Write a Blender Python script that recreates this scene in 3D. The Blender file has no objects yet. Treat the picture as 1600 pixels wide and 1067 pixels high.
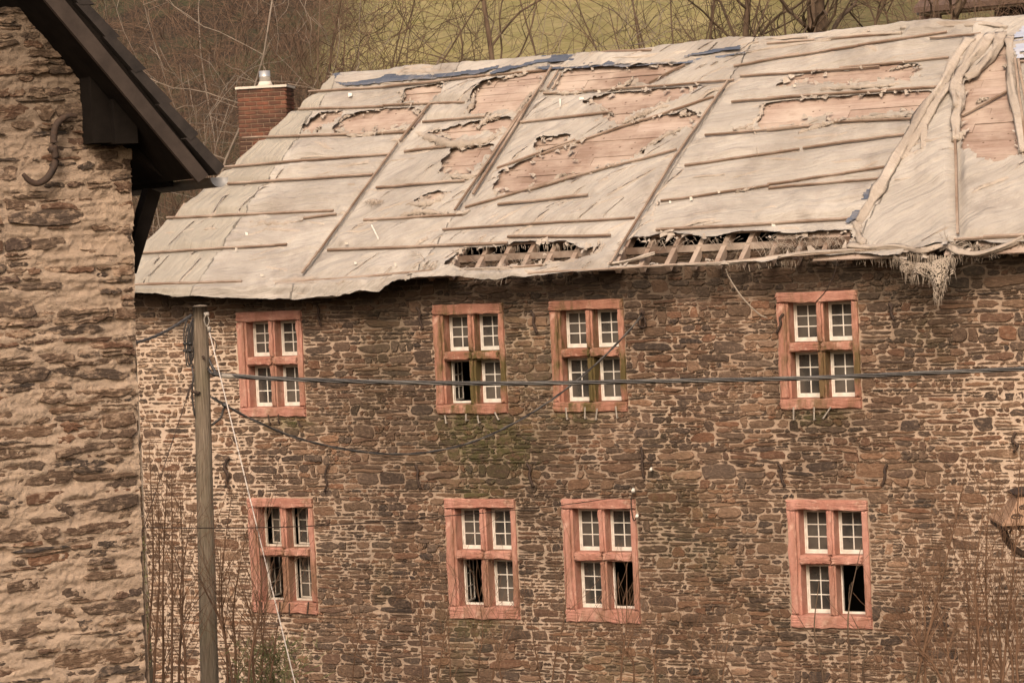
import bpy, math, random
import numpy as np
from mathutils import Vector

# ---------------------------------------------------------------- camera, sky, sun, exposure
scene = bpy.context.scene
CAM = np.array([16.2305, -37.1106, 7.7555]); YAW, PITCH, ROLL = 0.52316, 0.032209, -0.047383
F = 4444.4; W0, H0 = 1600.0, 1067.0
_f = np.array([-math.sin(YAW)*math.cos(PITCH), math.cos(YAW)*math.cos(PITCH), -math.sin(PITCH)])
_r = np.array([math.cos(YAW), math.sin(YAW), 0.0]); _u = np.cross(_r, _f)
CR = _r*math.cos(ROLL)+_u*math.sin(ROLL); CU = -_r*math.sin(ROLL)+_u*math.cos(ROLL); CF = _f
cam_d = bpy.data.cameras.new("camera"); cam = bpy.data.objects.new("camera", cam_d)
scene.collection.objects.link(cam); scene.camera = cam
from mathutils import Matrix
cam.matrix_world = Matrix(((CR[0], CU[0], -CF[0], CAM[0]), (CR[1], CU[1], -CF[1], CAM[1]), (CR[2], CU[2], -CF[2], CAM[2]), (0, 0, 0, 1)))
cam_d.sensor_width = 36; cam_d.lens = F*36/W0; cam_d.clip_end = 2000; cam_d.clip_start = .5

world = bpy.data.worlds.new("World"); scene.world = world; world.use_nodes = True
wn = world.node_tree; wn.nodes.clear()
sky = wn.nodes.new('ShaderNodeTexSky'); sky.sky_type = 'NISHITA'; sky.sun_disc = False
SUN_EL, SUN_AZ = math.radians(38), math.radians(160)
sky.sun_elevation = SUN_EL; sky.sun_rotation = SUN_AZ; sky.dust_density = 6; sky.air_density = 1.0; sky.ozone_density = .2
hs = wn.nodes.new('ShaderNodeMixRGB'); hs.blend_type = 'MULTIPLY'; hs.inputs[0].default_value = 1; hs.inputs[2].default_value = (1.055, .97, .90, 1)
bg = wn.nodes.new('ShaderNodeBackground'); bg.inputs[1].default_value = .15
wo = wn.nodes.new('ShaderNodeOutputWorld')
wn.links.new(sky.outputs[0], hs.inputs[1]); wn.links.new(hs.outputs[0], bg.inputs[0]); wn.links.new(bg.outputs[0], wo.inputs[0])
sd = bpy.data.lights.new("sun", 'SUN'); sd.energy = 1.35; sd.angle = math.radians(22); sd.color = (1, .94, .86)
so = bpy.data.objects.new("sun", sd); scene.collection.objects.link(so)
sdir = Vector((math.sin(SUN_AZ)*math.cos(SUN_EL), math.cos(SUN_AZ)*math.cos(SUN_EL), math.sin(SUN_EL)))
so.rotation_euler = sdir.to_track_quat('Z', 'Y').to_euler()
vs = scene.view_settings; vs.view_transform = 'Standard'; vs.look = 'None'; vs.gamma = 1; vs.exposure = 0.42

# ---------------------------------------------------------------- helpers
rng = random.Random(7); nr = np.random.RandomState(11)
COL = scene.collection
def A(*v): return np.array(v, float)
def ray(px, py):
    return CR*(px-800)/F - CU*(py-533.5)/F + CF          # unit depth
def at(px, py, depth): return CAM + ray(px, py)*depth
def on_plane(px, py, n, d):
    r = ray(px, py); return CAM + r*((d-n@CAM)/(n@r))
def wallpt(px, py, y=0.0):
    p = on_plane(px, py, A(0, 1, 0), y); return p
ORG = {}
def tag(o, label=None, cat=None, group=None, kind=None):
    if label: o["label"] = label
    if cat: o["category"] = cat
    if group: o["group"] = group
    if kind: o["kind"] = kind
    return o
def thing(name, loc, label, cat, group=None):
    o = bpy.data.objects.new(name, None); COL.objects.link(o); o.location = loc; o.empty_display_size = .2
    ORG[o] = np.array(loc, float); return tag(o, label, cat, group)
def mk(name, V, Fc, mat, parent=None, smooth=False, attr=None, uv=None):
    V = np.asarray(V, float).reshape(-1, 3)
    if parent is not None: org = ORG[parent]; loc = np.zeros(3)
    else: org = V.mean(0); org[2] = V[:, 2].min(); loc = org
    me = bpy.data.meshes.new(name)
    if isinstance(Fc, np.ndarray):
        nf, k = Fc.shape
        me.vertices.add(len(V)); me.vertices.foreach_set("co", (V-org).astype(np.float32).ravel())
        me.loops.add(nf*k); me.loops.foreach_set("vertex_index", Fc.astype(np.int32).ravel())
        me.polygons.add(nf); me.polygons.foreach_set("loop_start", np.arange(0, nf*k, k, dtype=np.int32)); me.polygons.foreach_set("loop_total", np.full(nf, k, np.int32))
        me.update(calc_edges=True)
    else:
        me.from_pydata((V-org).tolist(), [], [tuple(int(i) for i in f) for f in Fc]); me.update()
    if smooth: me.polygons.foreach_set("use_smooth", np.ones(len(me.polygons), bool))
    if attr is not None:
        a = me.color_attributes.new("reg", 'FLOAT_COLOR', 'POINT'); c = np.ones((len(V), 4), np.float32); c[:, :3] = attr
        a.data.foreach_set("color", c.ravel())
    me.materials.append(mat); me.validate()
    o = bpy.data.objects.new(name, me); COL.objects.link(o)
    if parent is not None: o.parent = parent; ORG[o] = org      # children share the thing's origin
    else: o.location = loc; ORG[o] = org
    return o
class MB:
    def __init__(s): s.v = []; s.f = []; s.n = 0
    def add(s, V, Fc):
        s.v.append(np.asarray(V, float).reshape(-1, 3)); s.f += [tuple(i+s.n for i in f) for f in Fc]; s.n += len(s.v[-1]); return s
    def box(s, c, hx, hy, hz):
        """c centre; hx,hy,hz half-axis vectors"""
        c = np.asarray(c, float); V = [c+a*hx+b*hy+d*hz for a in (-1, 1) for b in (-1, 1) for d in (-1, 1)]
        return s.add(V, [(0, 1, 3, 2), (4, 6, 7, 5), (0, 4, 5, 1), (2, 3, 7, 6), (0, 2, 6, 4), (1, 5, 7, 3)])
    def bx(s, x0, x1, y0, y1, z0, z1): return s.box(A((x0+x1)/2, (y0+y1)/2, (z0+z1)/2), A((x1-x0)/2, 0, 0), A(0, (y1-y0)/2, 0), A(0, 0, (z1-z0)/2))
    def bar(s, p, q, w, h, up):
        p = np.asarray(p, float); q = np.asarray(q, float); d = q-p; L = np.linalg.norm(d); d = d/L
        side = np.cross(d, up); side /= np.linalg.norm(side); u2 = np.cross(side, d)
        return s.box((p+q)/2, d*L/2, side*w/2, u2*h/2)
    def tube(s, P, R, k=6, cap=True):
        P = np.asarray(P, float); n = len(P); R = np.broadcast_to(np.asarray(R, float), (n,))
        T = np.gradient(P, axis=0); T /= np.linalg.norm(T, axis=1)[:, None]+1e-12
        ref = A(0, 0, 1) if abs(T[:, 2]).mean() < .8 else A(1, 0, 0)
        V = []
        for i in range(n):
            a = np.cross(T[i], ref); a /= np.linalg.norm(a)+1e-12; b = np.cross(T[i], a)
            for j in range(k):
                t = 2*math.pi*j/k; V.append(P[i]+R[i]*(math.cos(t)*a+math.sin(t)*b))
        Fc = [(i*k+j, i*k+(j+1) % k, (i+1)*k+(j+1) % k, (i+1)*k+j) for i in range(n-1) for j in range(k)]
        if cap: Fc += [tuple(range(k))[::-1], tuple((n-1)*k+j for j in range(k))]
        return s.add(V, Fc)
    def prism(s, poly, ext):
        P = np.asarray(poly, float); n = len(P); V = np.vstack([P, P+ext])
        return s.add(V, [tuple(range(n))[::-1], tuple(range(n, 2*n))]+[(i, (i+1) % n, n+(i+1) % n, n+i) for i in range(n)])
    def build(s, name, mat, parent=None, smooth=False):
        return mk(name, np.vstack(s.v), s.f, mat, parent, smooth)
def spline(P, n=8):
    P = np.asarray(P, float); Q = np.vstack([2*P[0]-P[1], P, 2*P[-1]-P[-2]]); out = []
    for i in range(1, len(Q)-2):
        for t in np.linspace(0, 1, n, endpoint=False):
            a, b, c, d = Q[i-1:i+3]
            out.append(.5*((2*b)+(-a+c)*t+(2*a-5*b+4*c-d)*t*t+(-a+3*b-3*c+d)*t**3))
    out.append(P[-1]); return np.array(out)
# noise
def _h(ix, iy, s):
    n = (ix.astype(np.int64)*374761393+iy.astype(np.int64)*668265263+s*974634777) & 0x7fffffff
    n = (n ^ (n >> 13))*1274126177 & 0x7fffffff
    return ((n ^ (n >> 16)) & 0xffff)/65535.0
def vn(x, y, s=0):
    x = np.asarray(x, float); y = np.asarray(y, float); x, y = np.broadcast_arrays(x, y)
    ix = np.floor(x); iy = np.floor(y); fx = x-ix; fy = y-iy; fx = fx*fx*fx*(fx*(fx*6-15)+10); fy = fy*fy*fy*(fy*(fy*6-15)+10)
    a = _h(ix, iy, s); b = _h(ix+1, iy, s); c = _h(ix, iy+1, s); d = _h(ix+1, iy+1, s)
    return (a*(1-fx)+b*fx)*(1-fy)+(c*(1-fx)+d*fx)*fy
def fbm(x, y, s=0, o=4, g=.5):
    t = 0; a = 1; n = 0
    for i in range(o): t = t+a*vn(np.asarray(x)*2**i+i*17.3, np.asarray(y)*2**i-i*9.1, s+i); n += a; a *= g
    return t/n
def ridge_n(x, y, s=0, o=3):
    t = 0; a = 1; n = 0
    for i in range(o): t = t+a*(1-np.abs(2*vn(np.asarray(x)*2**i, np.asarray(y)*2**i, s+i)-1)); n += a; a *= .5
    return t/n
def inpoly(X, Y, poly):
    c = np.zeros(np.broadcast(X, Y).shape, bool); n = len(poly)
    for i in range(n):
        x1, y1 = poly[i]; x2, y2 = poly[i-1]
        if y1 == y2: continue
        c ^= ((y1 > Y) != (y2 > Y)) & (X < (x2-x1)*(Y-y1)/(y2-y1)+x1)
    return c
def sst(a, b, x):
    t = np.clip((x-a)/(b-a), 0, 1); return t*t*(3-2*t)

# ---------------------------------------------------------------- materials
class NT:
    def __init__(s, name, rough=.9, spec=.2):
        s.m = bpy.data.materials.new(name); s.m.use_nodes = True; s.t = s.m.node_tree; s.b = s.t.nodes['Principled BSDF']
        s.b.inputs['Roughness'].default_value = rough; s.b.inputs['Specular IOR Level'].default_value = spec
        s.tc = s.t.nodes.new('ShaderNodeTexCoord'); s.co = s.tc.outputs['Object']
    def n(s, k, **kw):
        o = s.t.nodes.new(k)
        for a, v in kw.items(): setattr(o, a, v)
        return o
    def l(s, a, b): s.t.links.new(a, b)
    def put(s, sock, v):
        if hasattr(v, 'links'): s.l(v, sock)
        elif isinstance(v, (tuple, list)) and len(v) == 3 and sock.type == 'RGBA': sock.default_value = (*v, 1)
        else: sock.default_value = v
    def map(s, sc=(1, 1, 1), rot=(0, 0, 0), co=None):
        m = s.n('ShaderNodeMapping'); s.l(co or s.co, m.inputs[0]); m.inputs['Scale'].default_value = sc; m.inputs['Rotation'].default_value = rot; return m.outputs[0]
    def noise(s, scale, det=4, ro=.55, co=None, dist=0):
        o = s.n('ShaderNodeTexNoise'); s.l(co or s.co, o.inputs['Vector']); o.inputs['Scale'].default_value = scale; o.inputs['Detail'].default_value = det; o.inputs['Roughness'].default_value = ro; o.inputs['Distortion'].default_value = dist
        return o.outputs['Fac']
    def mix(s, f, a, b, mode='MIX'):
        o = s.n('ShaderNodeMixRGB', blend_type=mode); s.put(o.inputs[0], f); s.put(o.inputs[1], a); s.put(o.inputs[2], b); return o.outputs[0]
    def ramp(s, f, stops, interp='LINEAR'):
        o = s.n('ShaderNodeValToRGB'); o.color_ramp.interpolation = interp; e = o.color_ramp.elements
        while len(e) < len(stops): e.new(.5)
        for i, (p, c) in enumerate(stops): e[i].position = p; e[i].color = (*c, 1) if not isinstance(c, (int, float)) else (c, c, c, 1)
        s.l(f, o.inputs[0]); return o.outputs[0]
    def math(s, op, a, b=0.0, c=0.0):
        o = s.n('ShaderNodeMath', operation=op); s.put(o.inputs[0], a); s.put(o.inputs[1], b); s.put(o.inputs[2], c); return o.outputs[0]
    def rand(s): return s.n('ShaderNodeNewGeometry').outputs['Random Per Island']
    def reg(s):
        a = s.n('ShaderNodeVertexColor', layer_name='reg'); x = s.n('ShaderNodeSeparateColor'); s.l(a.outputs[0], x.inputs[0]); return x.outputs
    def bump(s, h, d=.01, st=1.0):
        o = s.n('ShaderNodeBump'); o.inputs['Distance'].default_value = d; o.inputs['Strength'].default_value = st; s.l(h, o.inputs['Height']); s.l(o.outputs[0], s.b.inputs['Normal'])
    def col(s, c): s.put(s.b.inputs['Base Color'], c); return s
def simple(name, c1, c2, scale=8, bd=.004, rough=.85, spec=.2, stretch=(1, 1, 1), bs=None, metal=0):
    t = NT(name, rough, spec); co = t.map(stretch); n1 = t.noise(scale, 5, .6, co)
    t.col(t.mix(t.ramp(n1, [(.3, 0), (.7, 1)]), c1, c2)); t.bump(t.noise(bs or scale*3, 4, .6, co), bd); t.b.inputs['Metallic'].default_value = metal
    return t.m

def mat_stone(name, pal, mortar, smear_lo, warm=1.0, bstr=.012):
    """rubble stone: colour per stone, slaty grain, mortar smears and moss from the wall's own stains"""
    t = NT(name, .92, .15); r = t.rand(); R = t.reg()
    c = t.ramp(r, [(i/(len(pal)-1), p) for i, p in enumerate(pal)])
    g = t.map((5, 5, 16)); n1 = t.noise(3.2, 6, .65, g); c = t.mix(t.ramp(n1, [(.25, .0), (.75, 1)]), t.mix(.55, c, (.02, .016, .013)), c)
    n2 = t.noise(22, 3, .6); c = t.mix(t.ramp(n2, [(.52, 0), (.66, .55)]), c, t.mix(.5, c, mortar))
    # mortar smeared over the faces
    n3 = t.noise(7, 6, .68, t.map((1, 1, 2.2))); th = t.math('ADD', n3, t.math('MULTIPLY', R[0], smear_lo))
    c = t.mix(t.ramp(th, [(.66, 0), (.78, .85)]), c, mortar)
    nb = t.noise(.7, 5, .6); c = t.mix(1, c, t.ramp(nb, [(.35, (.66, .62, .60)), (.65, (1.18, 1.12, 1.06))]), 'MULTIPLY')
    n4 = t.noise(9, 5, .6); c = t.mix(t.math('MULTIPLY', R[1], t.ramp(n4, [(.35, 0), (.6, .8)])), c, (.075, .072, .025))
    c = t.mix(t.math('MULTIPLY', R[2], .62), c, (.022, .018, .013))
    t.col(c); t.bump(t.math('ADD', t.noise(14, 6, .7, t.map((1, 1, 3))), t.math('MULTIPLY', t.noise(60, 3, .6), .3)), bstr)
    return t.m
def mat_mortar(name, pale, dark, bstr=.01):
    t = NT(name, .97, .1); R = t.reg(); n1 = t.noise(2.2, 5, .6, t.map((1, 1, 2)))
    c = t.mix(t.ramp(n1, [(.35, 0), (.65, .5)]), dark, pale); c = t.mix(t.math('MULTIPLY', R[0], .85), c, pale)
    n2 = t.noise(16, 5, .7, t.map((1, 1, 2))); c = t.mix(t.ramp(n2, [(.5, 0), (.72, .5)]), c, t.mix(.55, c, (.05, .035, .025)))
    n4 = t.noise(7, 5, .6); c = t.mix(t.math('MULTIPLY', R[1], t.ramp(n4, [(.3, 0), (.6, .85)])), c, (.09, .085, .03))
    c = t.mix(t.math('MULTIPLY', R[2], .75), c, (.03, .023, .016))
    t.col(c); t.bump(t.math('ADD', t.noise(22, 6, .7), t.math('MULTIPLY', t.noise(90, 3, .6), .3)), bstr); return t.m

PAL = [(.14, .095, .066), (.070, .056, .046), (.19, .130, .088), (.105, .080, .062), (.20, .125, .080), (.056, .048, .043), (.15, .106, .074), (.26, .18, .125), (.085, .069, .058), (.175, .10, .064), (.12, .094, .074), (.065, .054, .047)]
PAL = [tuple(v*k for v, k in zip(c_, (1.24, 1.16, 1.12))) for c_ in PAL]
M_STONE = mat_stone("rubble_stone", PAL, (.36, .262, .185), .15)
M_MORT = mat_mortar("lime_mortar", (.52, .40, .30), (.29, .205, .145))
PAL2 = [(.15, .10, .07), (.09, .072, .060), (.21, .135, .09), (.12, .092, .072), (.22, .12, .075), (.07, .060, .055), (.18, .12, .082), (.14, .105, .08)]
M_STONE2 = mat_stone("slab_stone", PAL2, (.44, .33, .24), .30, bstr=.028)
M_MORT2 = mat_mortar("rough_mortar", (.45, .338, .248), (.32, .236, .17), .03)
def mat_sand():
    t = NT("red_sandstone", .9, .15); o = t.n('ShaderNodeObjectInfo').outputs['Random']; a = t.n('ShaderNodeAttribute', attribute_type='OBJECT', attribute_name='["stain"]').outputs['Fac']
    n1 = t.noise(3, 5, .65, t.map((1, 1, .6)))
    c = t.mix(t.ramp(n1, [(.35, 0), (.65, 1)]), (.375, .170, .125), (.50, .270, .210))
    c = t.mix(t.math('MULTIPLY', a, .75), c, t.mix(t.ramp(n1, [(.4, 0), (.6, 1)]), (.215, .100, .060), (.33, .160, .102)))
    n2 = t.noise(6, 6, .7); n8 = t.noise(1.4, 6, .7); c = t.mix(t.ramp(n8, [(.5, 0), (.62, .5)]), c, (.235, .10, .065)); c = t.mix(t.ramp(n2, [(.55, 0), (.66, .7)]), c, (.58, .38, .29))
    n3 = t.noise(2.6, 6, .7, t.map((1, 1, .35))); c = t.mix(t.math('MULTIPLY', t.ramp(n3, [(.46, 0), (.6, 1)]), t.math('MULTIPLY_ADD', a, 1.0, .25)), c, (.10, .075, .030))
    n5 = t.noise(34, 4, .7); c = t.mix(t.ramp(n5, [(.6, 0), (.7, .6)]), c, (.16, .055, .035))
    t.col(c); t.bump(t.math('ADD', t.noise(16, 6, .7), t.math('MULTIPLY', t.noise(70, 3, .6), .4)), .012); return t.m
M_SAND = mat_sand()
M_WHITE = simple("white_painted_wood", (.52, .47, .40), (.74, .69, .61), 9, .002, .6, .3)
M_OLDWHITE = simple("flaked_grey_painted_wood", (.36, .31, .25), (.60, .53, .44), 14, .003, .8, .2)
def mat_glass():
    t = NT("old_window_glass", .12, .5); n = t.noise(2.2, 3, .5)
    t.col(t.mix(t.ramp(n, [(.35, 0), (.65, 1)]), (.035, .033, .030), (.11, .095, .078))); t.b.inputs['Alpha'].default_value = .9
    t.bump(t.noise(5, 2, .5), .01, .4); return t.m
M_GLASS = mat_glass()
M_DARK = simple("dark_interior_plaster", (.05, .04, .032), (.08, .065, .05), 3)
def mat_tarp(name, a, b, stain, dirt_shade=.5, pleat=True):
    t = NT(name, .8, .2); n1 = t.noise(.8, 5, .6); c = t.mix(t.ramp(n1, [(.35, 0), (.65, 1)]), a, b)
    if pleat:                                  # along / across the cloth's own folds, carried by the sheet
        R = t.reg(); cb = t.n('ShaderNodeCombineXYZ'); t.l(R[0], cb.inputs[0]); t.l(R[1], cb.inputs[1]); co = cb.outputs[0]
    else: co = t.co
    w1 = t.noise(1, 5, .6, t.map((.45, 6, 1), co=co), .4); crease_shade = t.noise(1, 3, .5, t.map((.7, 13, 1), co=co), .3); c = t.mix(t.ramp(crease_shade, [(.482, 0), (.498, .20), (.502, .20), (.516, 0)]), c, stain); w2 = t.noise(1, 4, .6, t.map((1.6, 22, 1), co=co), .3)  # thin dark lines paint crease shade, in the stain colour
    c = t.mix(t.ramp(w1, [(.52, 0), (.76, dirt_shade*.5)]), c, stain); c = t.mix(t.ramp(w2, [(.52, 0), (.74, .15)]), c, stain)  # streaks along the folds: soiling together with painted crease shade
    n2 = t.noise(1.3, 6, .65); c = t.mix(t.ramp(n2, [(.52, 0), (.75, dirt_shade*.7)]), c, stain)
    n3 = t.noise(30, 3, .7); c = t.mix(t.ramp(n3, [(.5, 0), (.75, .16)]), c, stain)
    t.col(c); t.bump(t.math('ADD', t.math('MULTIPLY', w1, 1.0), t.math('MULTIPLY', w2, .5)), .05); return t.m
M_TARP = mat_tarp("weathered_beige_sheeting", (.31, .276, .236), (.425, .382, .33), (.15, .12, .10), .8)
M_FOLD = mat_tarp("loose_beige_sheeting", (.31, .26, .21), (.45, .385, .32), (.16, .12, .09), .6, False)
M_TARPG = mat_tarp("weathered_grey_sheeting", (.28, .25, .205), (.365, .33, .275), (.18, .15, .12))
M_BLUE = mat_tarp("blue_sheeting", (.045, .055, .08), (.105, .125, .165), (.36, .31, .26), .9, False)
M_PALEBLUE = mat_tarp("pale_blue_sheeting", (.30, .33, .41), (.42, .44, .50), (.38, .32, .28), .5, False)
M_RAG = mat_tarp("frayed_sheeting", (.24, .195, .15), (.38, .32, .255), (.15, .11, .08), .6, False)
def mat_wood(name, cols, nails=True, grain=(1, 12, 12)):
    t = NT(name, .88, .15); r = t.rand(); c = t.ramp(r, [(i/(len(cols)-1), p) for i, p in enumerate(cols)])
    n = t.noise(2.5, 6, .65, t.map(grain)); c = t.mix(t.ramp(n, [(.35, 0), (.65, .75)]), c, t.mix(.6, c, (.12, .07, .045)))
    n2 = t.noise(1.3, 5, .6); c = t.mix(t.ramp(n2, [(.42, 0), (.66, .55)]), c, (.50, .41, .33))
    n9 = t.noise(3.1, 6, .7, t.map((.6, 2, 2))); c = t.mix(t.ramp(n9, [(.55, 0), (.72, .6)]), c, (.20, .12, .085))
    if nails:
        v = t.n('ShaderNodeTexVoronoi'); t.l(t.map((1, 1.3, 1.3)), v.inputs['Vector']); v.inputs['Scale'].default_value = 6.5
        c = t.mix(t.ramp(v.outputs['Distance'], [(.07, .85), (.16, 0)]), c, (.07, .035, .02))
    t.col(c); t.bump(n, .006); return t.m
M_BOARD = mat_wood("pinkish_roof_boarding", [(.34, .245, .195), (.25, .175, .135), (.38, .285, .23), (.29, .21, .165), (.41, .315, .26)])
M_BATTEN = mat_wood("weathered_batten_wood", [(.185, .125, .088), (.13, .09, .064), (.24, .17, .122), (.16, .112, .082)], False, (3, 30, 30))
M_OLDTIM = mat_wood("dark_old_timber", [(.12, .085, .062), (.09, .062, .047)], False, (8, 4, 4))
M_RAFTER = mat_wood("old_rafter_timber", [(.30, .215, .16), (.22, .155, .115), (.34, .25, .19)], False, (8, 4, 4))
def mat_brick():
    t = NT("old_red_brick", .92, .15); r = t.rand(); c = t.ramp(r, [(0, (.19, .076, .045)), (.3, (.12, .050, .033)), (.55, (.24, .10, .060)), (.8, (.10, .046, .032)), (1, (.21, .082, .050))])
    n = t.noise(2.2, 5, .6); c = t.mix(t.ramp(n, [(.36, 0), (.56, .8)]), c, (.05, .034, .026)); t.col(c); t.bump(t.noise(30, 4, .6), .006); return t.m
M_BRICK = mat_brick()
M_BMORT = simple("brick_joint", (.22, .15, .10), (.30, .21, .15), 12)
M_CONC = simple("pale_cement", (.50, .44, .37), (.62, .55, .46), 10)
M_STEEL = simple("dull_steel", (.50, .48, .45), (.62, .60, .56), 6, .001, .38, .5, metal=.7)
M_IRON = simple("rusty_dark_iron", (.030, .022, .018), (.070, .042, .028), 22, .004, .8, .3)
M_PEG = simple("pale_weathered_metal", (.25, .215, .175), (.36, .315, .26), 22, .002, .7, .3)
M_CABLE = simple("black_cable_sheath", (.022, .019, .017), (.05, .043, .037), 20, .002, .45, .5)
M_CABLEG = simple("greyed_cable_sheath", (.065, .058, .05), (.115, .104, .09), 20, .002, .5, .5)
M_ROPE = simple("whitish_guy_wire_sleeve", (.48, .42, .36), (.60, .53, .46), 20, .001, .6, .3)
M_SLATE = simple("dark_roof_tile", (.022, .018, .016), (.042, .033, .028), 6, .006, .85, .2)
M_DWOOD = simple("dark_brown_bargeboard", (.034, .025, .020), (.060, .044, .035), 5, .004, .8, .2, (1, 1, 1))
M_BLACKW = simple("near_black_stained_wood", (.008, .0065, .0055), (.015, .012, .010), 5, .004, .95, .03)
M_GUTTER = simple("grey_zinc_gutter", (.16, .155, .15), (.25, .24, .225), 9, .002, .5, .4, metal=.3)
def mat_pole():
    t = NT("weathered_pole_wood", .9, .15); n = t.noise(3, 6, .65, t.map((22, 22, .8))); n2 = t.noise(1.1, 4, .6)
    c = t.mix(t.ramp(n, [(.35, 0), (.68, 1)]), (.115, .085, .060), (.30, .235, .170)); c = t.mix(t.ramp(n2, [(.4, 0), (.65, .5)]), c, (.14, .125, .075))
    t.col(c); t.bump(n, .02); return t.m
M_POLE = mat_pole()
def mat_bark(name, a, b): 
    t = NT(name, .9, .1); n = t.noise(5, 5, .6, t.map((1, 1, .4))); c = t.mix(t.ramp(n, [(.35, 0), (.65, 1)]), a, b); t.col(c); return t.m
M_BARK = mat_bark("brown_bark", (.075, .050, .034), (.15, .105, .07))
M_TWIG = mat_bark("reddish_twigs", (.085, .053, .036), (.155, .10, .068))
M_PALE = mat_bark("pale_twigs", (.15, .12, .093), (.235, .19, .15))
M_DTWIG = mat_bark("dark_twigs", (.075, .055, .038), (.13, .09, .06))
M_STEM = mat_bark("brown_sapling_bark", (.095, .055, .033), (.17, .10, .062))
M_LEAF = mat_bark("small_green_blades", (.10, .105, .045), (.18, .17, .08))

# ---------------------------------------------------------------- masonry
def clip(poly, nx, ny, d):            # keep nx*x+ny*y<=d
    out = []; n = len(poly)
    for i in range(n):
        p = poly[i]; q = poly[(i+1) % n]; a = nx*p[0]+ny*p[1]-d; b = nx*q[0]+ny*q[1]-d
        if a <= 0: out.append(p)
        if (a < 0 < b) or (b < 0 < a): t = a/(a-b); out.append((p[0]+(q[0]-p[0])*t, p[1]+(q[1]-p[1])*t))
    return out
def stones(u0, u1, v0, v1, ax, rmin, rmax, course, seed, power=2.0, warp=.0):
    R = random.Random(seed); U0, U1 = u0/ax, u1/ax; cs = rmax*2.0; grid = {}; pts = []
    area = (U1-U0)*(v1-v0); tries = int(area/(rmin*rmin)*5)
    for k in range(tries):
        big = (1-k/tries)
        r = rmin+(rmax-rmin)*(R.random()**power)*(.35+.65*big) if k > tries*.08 else rmin+(rmax-rmin)*R.uniform(.5, 1)
        x = R.uniform(U0, U1); y = R.uniform(v0, v1); y += .55*(round(y/course)*course-y)
        gx, gy = int(x//cs), int(y//cs); ok = True
        for i in (-1, 0, 1):
            for j in (-1, 0, 1):
                for (a, b, c) in grid.get((gx+i, gy+j), ()):
                    if (a-x)**2+(b-y)**2 < (.86*(r+c))**2: ok = False; break
                if not ok: break
            if not ok: break
        if ok: grid.setdefault((gx, gy), []).append((x, y, r)); pts.append((x, y, r))
    cells = []
    for (x, y, r) in pts:
        gx, gy = int(x//cs), int(y//cs); nb = []
        for i in range(-2, 3):
            for j in range(-2, 3):
                for q in grid.get((gx+i, gy+j), ()):
                    if q[0] != x or q[1] != y:
                        nb.append(((q[0]-x)**2+(q[1]-y)**2, q))
        nb.sort(); m = rmax*2; P = [(x-m, y-m), (x+m, y-m), (x+m, y+m), (x-m, y+m)]
        for d2, q in nb[:18]:
            nx, ny = 2*(q[0]-x), 2*(q[1]-y); d = q[0]**2+q[1]**2-q[2]**2-(x*x+y*y-r*r); P = clip(P, nx, ny, d)
            if len(P) < 3: break
        if len(P) >= 3: cells.append([(a*ax, b) for a, b in P])
    return cells
def courses(u0, u1, v0, v1, h, wmin, wmax, seed, holes, wob=.42, psplit=.34, ptall=.13):
    R = random.Random(seed); n = int((v1-v0)/h)+1; cells = []; taken = {k: [] for k in range(n+3)}; hk = [0]
    for k in range(n+2): hk.append(hk[-1]+h*R.choice([.62, .8, 1, 1.15, 1.45]))
    us = np.linspace(u0-1, u1+1, int((u1-u0+2)/.04))
    def mkl(k):
        hl = min(hk[k+1]-hk[k], hk[k]-hk[k-1]) if k else h
        return v0+hk[k]+hl*wob*2*(fbm(us*1.3, us*0+k*7.31, seed, 3)-.5)+hl*.5*(vn(us*3.5, us*0+k*3.7, seed+9)-.5)
    LN = [mkl(k) for k in range(n+1)]
    def Y(k, u): return float(np.interp(u, us, LN[k]))
    for k in range(n-1):
        u = u0-R.random()*.2
        while u < u1:
            for (a, b) in taken[k]:
                if a-.02 <= u < b: u = b
            r = R.random(); hh = Y(k+1, min(u, u1))-Y(k, min(u, u1)); w = (wmin+(wmax-wmin)*r**2.0)*(.6+.5*max(.3, hh/h)); e = u+w
            for (a, b) in taken[k]:
                if u < a < e: e = a
            for (a, b, c, d) in holes:
                if Y(k, u) < d and Y(k+1, u) > c:
                    if u < a < e: e = a
                    if u < b < e: e = b
            if e-u < .03: u = e+.001; continue
            top = k+1
            if R.random() < ptall and k+2 <= n and w > wmin*1.5:
                if all(b <= u or a >= e for a, b in taken[k+1]): taken[k+1].append((u, e)); top = k+2
            sl0, sl1 = R.uniform(-.024, .024), R.uniform(-.024, .024); tL, tR = R.choice([0, .2, .6, .95])*R.uniform(.4, 1), R.choice([0, .2, .6, .95])*R.uniform(.4, 1); bed = R.gauss(0, .012)*(e-u)/.3
            if top == k+2: tL, tR, bed = tL*.35, tR*.35, bed*.5
            def poly(f0, f1, a, b):
                m = 5; lo = [(a+(b-a)*i/m, 0) for i in range(m+1)]
                def yy(x, f): return Y(k, x)*(1-f)+Y(top, x)*f
                pl = []; 
                for side, f, seq in ((0, f0, lo), (1, f1, lo[::-1])):
                    for (x, _) in seq:
                        q = (x-a)/(b-a); tp = tL*max(0, 1-q/.3)**1.5+tR*max(0, 1-(1-q)/.3)**1.5; mid = (f0+f1)/2; ff = f+(mid-f)*min(tp, .9)
                        pl.append((x+(sl0*(1-q)-sl1*q)*(1 if side == 0 else -1), yy(x, ff)+bed*(q-.5)))
                return pl
            if top == k+1 and R.random() < psplit and e-u > wmin*1.4 and hh > h*.7:
                f = R.uniform(.35, .65); cells.append(poly(0, f, u, e))
                if R.random() < .5: x = u+(e-u)*R.uniform(.3, .7); cells.append(poly(f, 1, u, x)); cells.append(poly(f, 1, x, e))
                else: cells.append(poly(f, 1, u, e))
            else: cells.append(poly(0, 1, u, e))
            u = e
    return cells
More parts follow.
